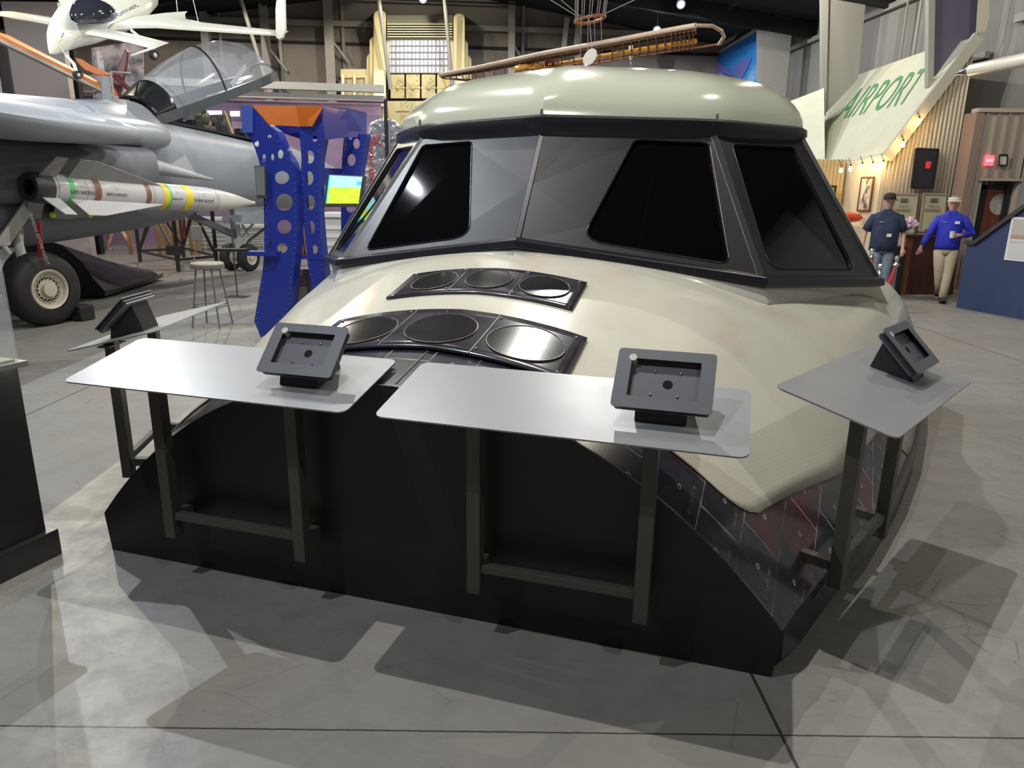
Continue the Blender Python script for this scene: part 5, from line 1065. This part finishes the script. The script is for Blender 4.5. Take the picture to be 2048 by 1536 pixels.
# exit sign and certificate
ex = thing('exit_sign', aty(1980, 321, Yb-.05), 'glowing red EXIT sign above the doorway', 'sign'); p = aty(1980, 321, Yb-.06)
MB().box(-.075, .075, 0, .05, -.09, .09, lambda q: p+q).build('sign_body', mat('exit_glow', (.6, .05, .06), .4, emis=(1, .09, .12), es=2.0), ex, bevel=.006); text('EXIT', .07, mat('exit_text', (.9, .3, .3), .4, emis=(1, .5, .5), es=2.5), 'lettering', ex, frame_m(p+V((0, -.004, 0)), (1, 0, 0), (0, 0, 1)), .001)
framed('framed_certificate', [(1998, 310), (2014, 310), (2013, 331), (1997, 331)], Yb-.06, 'small black-framed white certificate beside the exit sign', 'picture', mat('paper', (.6, .6, .56), .6), MDRK, .012, .02)
lamp(7.6, 10.5, 5.6, 150, (1, .88, .7), .1, (8.0, 14, 1.5), 120)
# ---- hanging missile model
mm_ = thing('hanging_rocket_model', aty(1990, 132, 10.5), 'white rocket with navy blue pointed nose hanging at the right edge', 'rocket')
a, b = aty(1908, 148, 10.6), aty(2085, 112, 9.2); ax = (b-a).normalized(); r_ = .082
MB().lathe([(0, 0), (.02, .06), (r_*.7, .25), (r_*.82, .30)], a, ax, 20).build('nose_cone', mat('navy_nose', (.02, .03, .07), .2, coat=.5), mm_, smooth=60)
MB().lathe([(r_*.82, .30), (r_, .32), (r_, (b-a).length)], a, ax, 24).build('rocket_body', mat('rocket_white', (.58, .55, .48), .25, coat=.4), mm_, smooth=50)
for sg in (1, -1):
    q0 = a+ax*1.15; MB().hexa([q0, q0+ax*.5, q0+ax*.7+V((.1, 0, .45*sg)), q0+ax*.5+V((.1, 0, .42*sg))], [p+V((0, .02, 0)) for p in (q0, q0+ax*.5, q0+ax*.7+V((.1, 0, .45*sg)), q0+ax*.5+V((.1, 0, .42*sg)))]).build('rocket_fin', mat('fin_navy', (.03, .035, .08), .4), mm_)
h0 = a+ax*.78+V((0, 0, .5)); MB().tube([a+ax*.68+V((0, 0, r_)), h0-V((0, 0, .2)), a+ax*.88+V((0, 0, r_))], .004, 4).tube([h0-V((0, 0, .2)), h0+V((.05, 0, 3))], .004, 4).build('hanging_wire', MRP, mm_)
# ---- desk, flowers, telephone, stanchions, partition
MDSK = mat('desk_mahogany', (.05, .014, .01), .3, coat=.3); MDSL = mat('desk_edge', (.16, .06, .035), .4)
dk = thing('reception_desk', V((7.0, 13.0, 0)), 'dark mahogany reception desk between the two persons', 'desk'); d0 = aty(1795, 580, 12.9).x; d1 = aty(1905, 580, 12.9).x
MB().box(d0+.12, d1, 12.9, 13.4, 0, 1.02).build('desk_body', MDSK, dk, bevel=.005); MB().box(d0, d0+.12, 12.85, 13.4, 0, 1.02).build('corner_post', MDSL, dk, bevel=.005)
MB().box(d0-.05, d1+.05, 12.8, 13.45, 1.02, 1.07).build('desk_top', MDSK, dk, bevel=.01); MB().box(d0+.1, d1, 12.87, 12.9, .0, .15).build('kickboard', MDSK, dk)
o = MB().box(-.25, 0, 0, .4, .0, .86, lambda q: V((d0-.06, 12.68, 0))+q).build('side_cabinet', MDRK, None, bevel=.01); tag(o, 'low black cabinet left of the reception desk', 'cabinet')
fl = thing('flower_vase', V((d0-.04, 12.78, .86)), 'clear vase with a bunch of pale pink flowers beside the desk', 'flowers'); rnd = random.Random(8)
MB().lathe([(0, 0), (.05, .0), (.055, .1), (.045, .22), (.06, .26)], V((d0-.12, 12.78, .86)), (0, 0, 1), 16).build('vase', mat('vase_glass', (.45, .5, .42), .1, alpha=.6), fl, smooth=60)
MFL = mat('petal_pink', (.62, .42, .55), .6)
for k in range(22): a = rnd.random()*6.28; r = rnd.random()*.13; MB().sphere(V((d0-.01+r*cos(a), 12.80+r*sin(a)*.7, 1.22+rnd.random()*.13-r*.4)), .045, n=8, k=6).build('blossom', MFL, fl, smooth=80)
for k in range(6): MB().tube([V((d0-.12, 12.78, .88)), V((d0-.1+.02*k, 12.79, 1.2))], .005, 4).build('stem', mat('stem_green', (.1, .22, .05), .6), fl)
tp = thing('desk_telephone', V((d0+.52, 12.95, 1.07)), 'black telephone on the reception desk', 'telephone'); MB().box(-.12, .1, -.08, .1, 0, .09, lambda q: V((d0+.52, 12.95, 1.07))+q+V((0, 0, .0))).build('base', MDRK, tp, bevel=.02); MB().box(.0, .2, -.02, .05, .03, .22, lambda q: V((d0+.46, 12.95, 1.07))+q).build('handset', MDRK, tp, bevel=.02)
o = MB().box(0, .16, 0, .12, 0, .02, lambda q: V((d0-.26, 12.72, .86))+q).build('blue_booklet', mat('booklet_blue', (.05, .1, .5), .5)); tag(o, 'small blue booklet lying below the pink flowers', 'booklet')
MCH = mat('chrome', (.7, .7, .72), .12, metal=1)
def stanchion(u, v, Y, lb):
    p = aty(u, v, Y); t = thing('rope_stanchion', V((p.x, p.y, 0)), lb, 'stanchion'); b = V((p.x, p.y, 0)); z = p.z
    MB().lathe([(0, .0), (.16, .0), (.15, .02), (.04, .05), (.025, .08), (.025, z-.16), (.045, z-.15), (.045, z-.12), (.02, z-.09), (.03, z-.08), (.02, z-.06)], b, (0, 0, 1), 18).build('post', MCH, t, smooth=40); MB().sphere(b+V((0, 0, z-.03)), .038).build('finial', MCH, t, smooth=80); return b+V((0, 0, z-.14))
s1 = stanchion(1746, 497, 11.2, 'chrome rope stanchion in front of the person in navy'); s2 = stanchion(1795, 512, 10.7, 'chrome rope stanchion left of the reception desk'); s3 = stanchion(1762, 528, 9.9, 'shorter chrome post between the two rope stanchions')
def rope(a, b, lb):
    P = [a.lerp(b, k/14)+V((0, 0, -.55*4*(k/14)*(1-k/14))) for k in range(15)]; o = MB().tube(P, .028, 10).build('velvet_rope', mat('velvet_red', (.62, .015, .02), .6), None, smooth=60); tag(o, lb, 'rope')
rope(s1, s2, 'sagging red velvet rope between the two chrome stanchions')
# navy partition
pt = thing('navy_partition', V((7.5, 10.8, 0)), 'navy blue partition wall with slanting dark top rail at the right edge', 'partition')
pn0 = V((7.11, 11.35, 0)); pe = V((.30, -1.15, 0)).normalized(); pw = lambda s, z, d=0: pn0+pe*s+V((-pe.y, pe.x, 0))*-1*0+V((.965, .25, 0))*d+V((0, 0, z))
prof = [(0, 0), (2.6, 0), (2.6, 2.9), (.14, 1.0), (0, 1.0)]
MNV = mat('navy_panel', (.022, .04, .11), .55, noise=.1, nscale=3)
P = [pw(s, z) for s, z in prof]; MB().hexa(P, [p+V((.965, .25, 0))*.12 for p in P]).build('partition_panel', MNV, pt)
MB().bar(pw(-.02, 1.03, .06), pw(.16, 1.03, .06), .22, .06).bar(pw(.14, 1.02, .06), pw(2.6, 2.94, .06), .22, .06).build('top_rail', mat('rail_black', (.03, .03, .03), .5), pt)
mpo = mat('case_poster', (.55, .55, .55), .4); N = NT(mpo); s = N.xyz(N.coord('Generated')); c = N.mix(N.math('GREATER_THAN', s[2], .5), (.5, .52, .52), (.4, .38, .36)); c = N.mix(N.math('MULTIPLY', N.math('GREATER_THAN', s[2], .5), N.math('LESS_THAN', s[2], .6)), c, (.35, .25, .18)); c = N.mix(N.math('LESS_THAN', N.math('ABSOLUTE', N.math('SUBTRACT', s[2], .42)), .01), c, (.3, .3, .3)); N.lk(c, N.b.inputs['Base Color'])
ps = thing('partition_poster', pw(1.0, 1.1, -.02), 'white-bordered poster on the navy partition', 'poster')
MB().hexa([pw(s, z, -.02) for s, z in ((.70, 1.44), (1.5, 1.44), (1.5, .82), (.70, .82))], [pw(s, z, -.005) for s, z in ((.70, 1.44), (1.5, 1.44), (1.5, .82), (.70, .82))]).build('poster_border', mat('poster_white', (.6, .6, .6), .5), ps)
MB().hexa([pw(s, z, -.025) for s, z in ((.74, 1.41), (1.47, 1.41), (1.47, .85), (.74, .85))], [pw(s, z, -.02) for s, z in ((.74, 1.41), (1.47, 1.41), (1.47, .85), (.74, .85))]).build('poster_print', mpo, ps)

# ================================================================ people
def skinned(name, pts, edges, m, parent, sub=2):
    me = bpy.data.meshes.new(name); off = PW[parent.name] if parent else V((0, 0, 0)); keys = list(pts)
    me.from_pydata([tuple(V(pts[k][0])-off) for k in keys], [(keys.index(a), keys.index(b)) for a, b in edges], []); me.update()
    o = bpy.data.objects.new(name, me); COL.objects.link(o); me.materials.append(m)
    sk = o.modifiers.new('skin', 'SKIN'); lay = me.skin_vertices[0] if me.skin_vertices else None
    if lay is None:
        bm = bmesh.new(); bm.from_mesh(me); bm.verts.layers.skin.verify(); bm.to_mesh(me); bm.free(); lay = me.skin_vertices[0]
    for i, k in enumerate(keys):
        r = pts[k][1]; lay.data[i].radius = (r, r) if not isinstance(r, tuple) else r; lay.data[i].use_root = (i == 0)
    sk.use_smooth_shade = True; ss_ = o.modifiers.new('sub', 'SUBSURF'); ss_.levels = sub; ss_.render_levels = sub
    if parent: o.parent = parent
    PW[o.name] = off; return o
def person(base, h, face, pose, label, skin, shirt, pants, shoe, sleeve, cap, beard=False, visor=False, stocky=1.0):
    """base: floor point, face: heading of the chest (radians, 0 = toward -y); pose: dict of joints in person frame (x = their left, y = front, z up) in units of height"""
    t = thing('person', base, label, 'person'); cf, sf = cos(face), sin(face)
    W = lambda p: V(base)+V((p[0]*h*cf+p[1]*h*sf, p[0]*h*sf-p[1]*h*cf, p[2]*h))
    g = pose; pts = {}; E_ = []
    def add(k, p, r, to=None):
        pts[k] = (W(p), r*h)
        if to: E_.append((to, k))
    add('pelvis', (0, 0, .53), .058); add('belly', (0, .01, .62), .06*stocky, 'pelvis'); add('chest', (0, 0, .72), .066*stocky, 'belly'); add('neckb', (0, 0, .825), .036, 'chest')
    add('neck', (0, .008, .86), .03, 'neckb'); add('jaw', (0, .018, .885), .036, 'neck'); add('face', (0, .014, .925), .05, 'jaw'); add('crown', (0, .006, .965), .040, 'face'); add('nose', (0, .07, .922), .007, 'face')
    add('earl', (.047, .0, .925), .008, 'face'); add('earr', (-.047, 0, .925), .008, 'face')
    for s_, S_ in (('l', 1), ('r', -1)):
        add('hip'+s_, (.045*S_, 0, .51), .042, 'pelvis'); add('knee'+s_, g['knee'+s_], .036, 'hip'+s_); k = g['knee'+s_]; a = g['ank'+s_]
        add('calf'+s_, tuple(k[i]*.65+a[i]*.35 for i in range(3)), .034, 'knee'+s_); add('ank'+s_, a, .022, 'calf'+s_); add('toe'+s_, (a[0]+.01*S_, a[1]+.065, .018), .012, 'ank'+s_)
        add('sh'+s_, (.10*S_*stocky**.5, 0, .792), .026, 'chest'); add('el'+s_, g['el'+s_], .024, 'sh'+s_); add('wr'+s_, g['wr'+s_], .015, 'el'+s_)
        w_ = V(g['wr'+s_]); d = (V(g['hand'+s_])-w_).normalized(); side = d.cross(V((0, 1, 0)) if abs(d.y) < .8 else V((0, 0, 1))).normalized(); curl = d.cross(side)
        add('palm'+s_, tuple(w_+d*.035), .019, 'wr'+s_)
        for f in range(4):
            b_ = w_+d*.05+side*(.0085*(f-1.5)); L_ = (.034, .04, .037, .029)[f]
            add('f%d%s' % (f, s_), tuple(b_+d*L_*.5), .0055, 'palm'+s_); add('g%d%s' % (f, s_), tuple(b_+d*L_*.85+curl*.012), .0048, 'f%d%s' % (f, s_))
        add('th'+s_, tuple(w_+d*.03+side*.022), .006, 'palm'+s_); add('tt'+s_, tuple(w_+d*.055+side*.028+curl*.008), .0055, 'th'+s_)
    skinned('body', pts, E_, skin, t)
    def shell(name, rings, m, n=20, parent=t):
        rows = [[W((cx+rx*cos(2*pi*j/n), cy+ry*sin(2*pi*j/n), z)) for j in range(n)] for cx, cy, z, rx, ry in rings]; o = MB().grid(rows, True).build(name, m, parent, smooth=80, solid=.004); o.modifiers.new('s', 'SUBSURF').levels = 1; return o
    q = stocky
    sh_ = MB(); n = 22
    rings = [(0, 0, .475 if not visor else .50, .103*q, .075*q), (0, .005, .55, .103*q, .078*q), (0, .01, .62, .102*q, .08*q), (0, .006, .70, .108*q, .076*q), (0, 0, .77, .125*q**.5, .07), (0, -.002, .80, .122*q**.5, .062), (0, -.001, .82, .098*q**.5, .056), (0, 0, .84, .058, .048), (0, .004, .86, .036, .036)]
    sh_.grid([[W((cx+rx*cos(2*pi*j/n), cy+ry*sin(2*pi*j/n), z)) for j in range(n)] for cx, cy, z, rx, ry in rings], True)
    for s_, S_ in (('l', 1), ('r', -1)):
        a, b, c_ = V((.103*S_*q**.5, 0, .782)), V(g['el'+s_]), V(g['wr'+s_]); rr = [.045, .042, .036, .032]
        if sleeve == 'long': path = [V((.055*S_, 0, .795)), a, a.lerp(b, .5), b, b.lerp(c_, .5), c_.lerp(b, .08)]; rr = [.03, .040, .038, .033, .029, .022]
        else: path = [V((.055*S_, 0, .795)), a, a.lerp(b, .4), a.lerp(b, .85)]; rr = [.03, .042, .043, .042]
        sh_.tube([W(p) for p in path], [r*h for r in rr], 14, cap=False)
    so = sh_.build('shirt', shirt, t, smooth=80, solid=.004)
    MB().hexa([W(p) for p in ((-.03, .052, .835), (.0, .058, .80), (.03, .052, .835), (.02, .03, .862), (-.02, .03, .862))], [W((p[0], p[1]+.006, p[2])) for p in ((-.03, .052, .835), (.0, .058, .80), (.03, .052, .835), (.02, .03, .862), (-.02, .03, .862))]).build('collar', shirt, so)
    tr = MB(); tr.grid([[W((rx*cos(2*pi*j/n), ry*sin(2*pi*j/n), z)) for j in range(n)] for z, rx, ry in ((.57, .09*q, .066*q), (.53, .093*q, .07*q), (.48, .094, .068), (.45, .085, .06))], True)
    for s_, S_ in (('l', 1), ('r', -1)):
        a, b, c_ = V((.048*S_, 0, .49)), V(g['knee'+s_]), V(g['ank'+s_]); tr.tube([W(p) for p in (a, a.lerp(b, .5), b, b.lerp(c_, .5), c_.lerp(b, -.02)+V((0, .004, 0)))], [r*h for r in (.058, .053, .042, .038, .036)], 14, cap=False)
        an = V(g['ank'+s_]); f0 = V((an.x, an.y-.03, .0))
        MB().grid([[W((an.x+.01*S_*k/4+x*wd, an.y-.035+.035*k, max(z, 0)*ht+an.z*0+(an.z-.04 if an.z > .05 else 0))) for x, z in ((-1, 0), (-1, .5), (-.6, 1), (.6, 1), (1, .5), (1, 0))] for k, wd, ht in ((0, .024, .045), (1, .028, .055), (2, .029, .048), (3, .030, .036), (4, .024, .022))], True).build('shoe', shoe, t, smooth=60)
    tr.build('trousers', pants, t, smooth=80, solid=.004)
    # cap
    if cap:
        if visor:
            hr = MB().sphere(W((0, .0, .962)), .047*h, 1, 1, .75).build('hair', mat('hair_gray', (.25, .24, .2), .8), t, smooth=80)
            MB().grid([[W((.052*cos(2*pi*j/20), .006+.058*sin(2*pi*j/20), z)) for j in range(20)] for z in (.952, .978)], True).build('visor_band', cap, t, smooth=80, solid=.006)
        else:
            MB().grid([[W((.054*r_*cos(2*pi*j/20), .006+.06*r_*sin(2*pi*j/20), z)) for j in range(20)] for r_, z in ((1, .953), (1, .975), (.85, .998), (.5, 1.01), (.02, 1.015))], True).build('cap_crown', cap, t, smooth=80, solid=.004)
        MB().grid([[W((.052*cos(a)*s_, .02+.06*sin(a)*s_+(.03 if s_ > 1 else 0), z)) for a in [pi*(.12+.76*k/8) for k in range(9)]] for s_, z in ((1, .956), (1.15, .952), (1.33, .945))]).build('cap_brim', cap, t, smooth=80, solid=.006)
    if beard: MB().sphere(W((0, .034, .885)), .032*h, .95, .8, 1.05).build('beard', mat('beard_gray', (.3, .27, .25), .9), t, smooth=80)
    for S_ in (1, -1): MB().sphere(W((.018*S_, .059, .932)), .0045*h, n=8, k=5).build('eye', MDRK, t, smooth=80)
    MB().bar(W((-.013, .058, .9)), W((.013, .058, .9)), .004*h).build('mouth', mat('lips', (.3, .12, .1), .6), t)
    return t, W, so
MSK = mat('skin', (.55, .30, .22), .5)
nav = mat('navy_shirt', (.022, .035, .085), .8, noise=.3, nscale=6); jn = mat('light_jeans', (.17, .23, .30), .8, noise=.2, nscale=7)
pose1 = dict(kneel=(.055, .02, .28), ankl=(.06, 0, .04), kneer=(-.055, .03, .28), ankr=(-.06, .01, .04), ell=(.16, -.01, .64), wrl=(.165, .04, .51), handl=(.165, .06, .45), elr=(-.17, -.01, .64), wrr=(-.18, .03, .52), handr=(-.18, .05, .46))
f1 = math.atan2(6.2, 12.1)*-1
t, W, so = person(V((6.18, 12.1, 0)), 1.75, -.35, pose1, 'bearded person in black cap, navy short-sleeved shirt and light jeans, standing', MSK, nav, jn, mat('shoe_dark', (.03, .03, .03), .5), 'short', mat('cap_black', (.02, .018, .018), .8), beard=True, stocky=1.17)
MBG = mat('badge_white', (.65, .65, .62), .5)
MB().hexa([W((.005+.0*k, .112, z)) for k, z in ((0, .64),)]+[W((.045, .11, .64)), W((.045, .112, .61)), W((.005, .114, .61))], [W((.005, .118, .64)), W((.045, .116, .64)), W((.045, .118, .61)), W((.005, .12, .61))]).build('name_badge', MBG, so)
MB().bar(W((-.07, .092, .745)), W((-.035, .1, .745)), .012).build('shirt_emblem', mat('emblem_pale', (.3, .35, .45), .6), so)
rb = mat('royal_blue_shirt', (.02, .03, .50), .7, noise=.25, nscale=6); kh = mat('khaki', (.42, .37, .26), .8, noise=.15, nscale=6)
pose2 = dict(kneel=(.045, .05, .29), ankl=(.03, .10, .05), kneer=(-.03, .03, .28), ankr=(.0, -.10, .09), ell=(.19, .0, .65), wrl=(.085, .13, .64), handl=(.04, .145, .645), elr=(-.17, .02, .63), wrr=(-.215, .06, .52), handr=(-.235, .075, .46))
t, W, so = person(V((7.22, 12.05, 0)), 1.74, -.5, pose2, 'person in white visor, royal blue long-sleeved shirt and khaki trousers, walking', MSK, rb, kh, mat('shoe_dark', (.03, .03, .03), .5), 'long', mat('visor_white', (.6, .58, .5), .7), visor=True)
MB().hexa([W((.03, .075, .765)), W((.07, .07, .765)), W((.07, .075, .74)), W((.03, .08, .74))], [W((.03, .08, .765)), W((.07, .075, .765)), W((.07, .08, .74)), W((.03, .085, .74))]).build('name_badge', MBG, so)
MB().bar(W((-.07, .068, .755)), W((-.03, .074, .755)), .01).build('shirt_emblem', mat('emblem_pale', (.3, .35, .45), .6), so)
MB().grid([[W((.095*r_*cos(2*pi*j/20), .07*r_*sin(2*pi*j/20), z)) for j in range(20)] for z, r_ in ((.515, 1.02), (.535, 1.03))], True).build('belt', MDRK, t, smooth=80, solid=.004)
cp = thing('paper_cup', W((.02, .155, .63)), 'white paper cup held by the person in royal blue', 'cup'); c_ = W((.022, .155, .615)); MB().lathe([(0, 0), (.032, 0), (.04, .1), (.042, .105), (.0, .1)], c_, (0, 0, 1), 18).build('cup_shell', MBG, cp, smooth=50)
# child running beyond the jet
pose3 = dict(kneel=(.05, .12, .34), ankl=(.04, .25, .10), kneer=(-.05, -.02, .28), ankr=(-.05, -.12, .04), ell=(.16, -.05, .65), wrl=(.17, .07, .62), handl=(.17, .12, .62), elr=(-.16, .02, .64), wrr=(-.17, .12, .58), handr=(-.17, .17, .58))
t, W, so = person(V((-11.3, 20.4, 0)), 1.6, 1.57, pose3, 'bare-legged person in dark shorts running beyond the jet, upper body hidden', mat('skin_pale', (.62, .38, .30), .6), mat('shirt_dark', (.05, .05, .07), .8), mat('skin_pale', (.62, .38, .30), .6), mat('shoe_gray', (.3, .28, .26), .6), 'short', None)
MB().tube([W((0, 0, .54)), W((0, 0, .47))], [.13, .15], 14).build('shorts', MDRK, t)
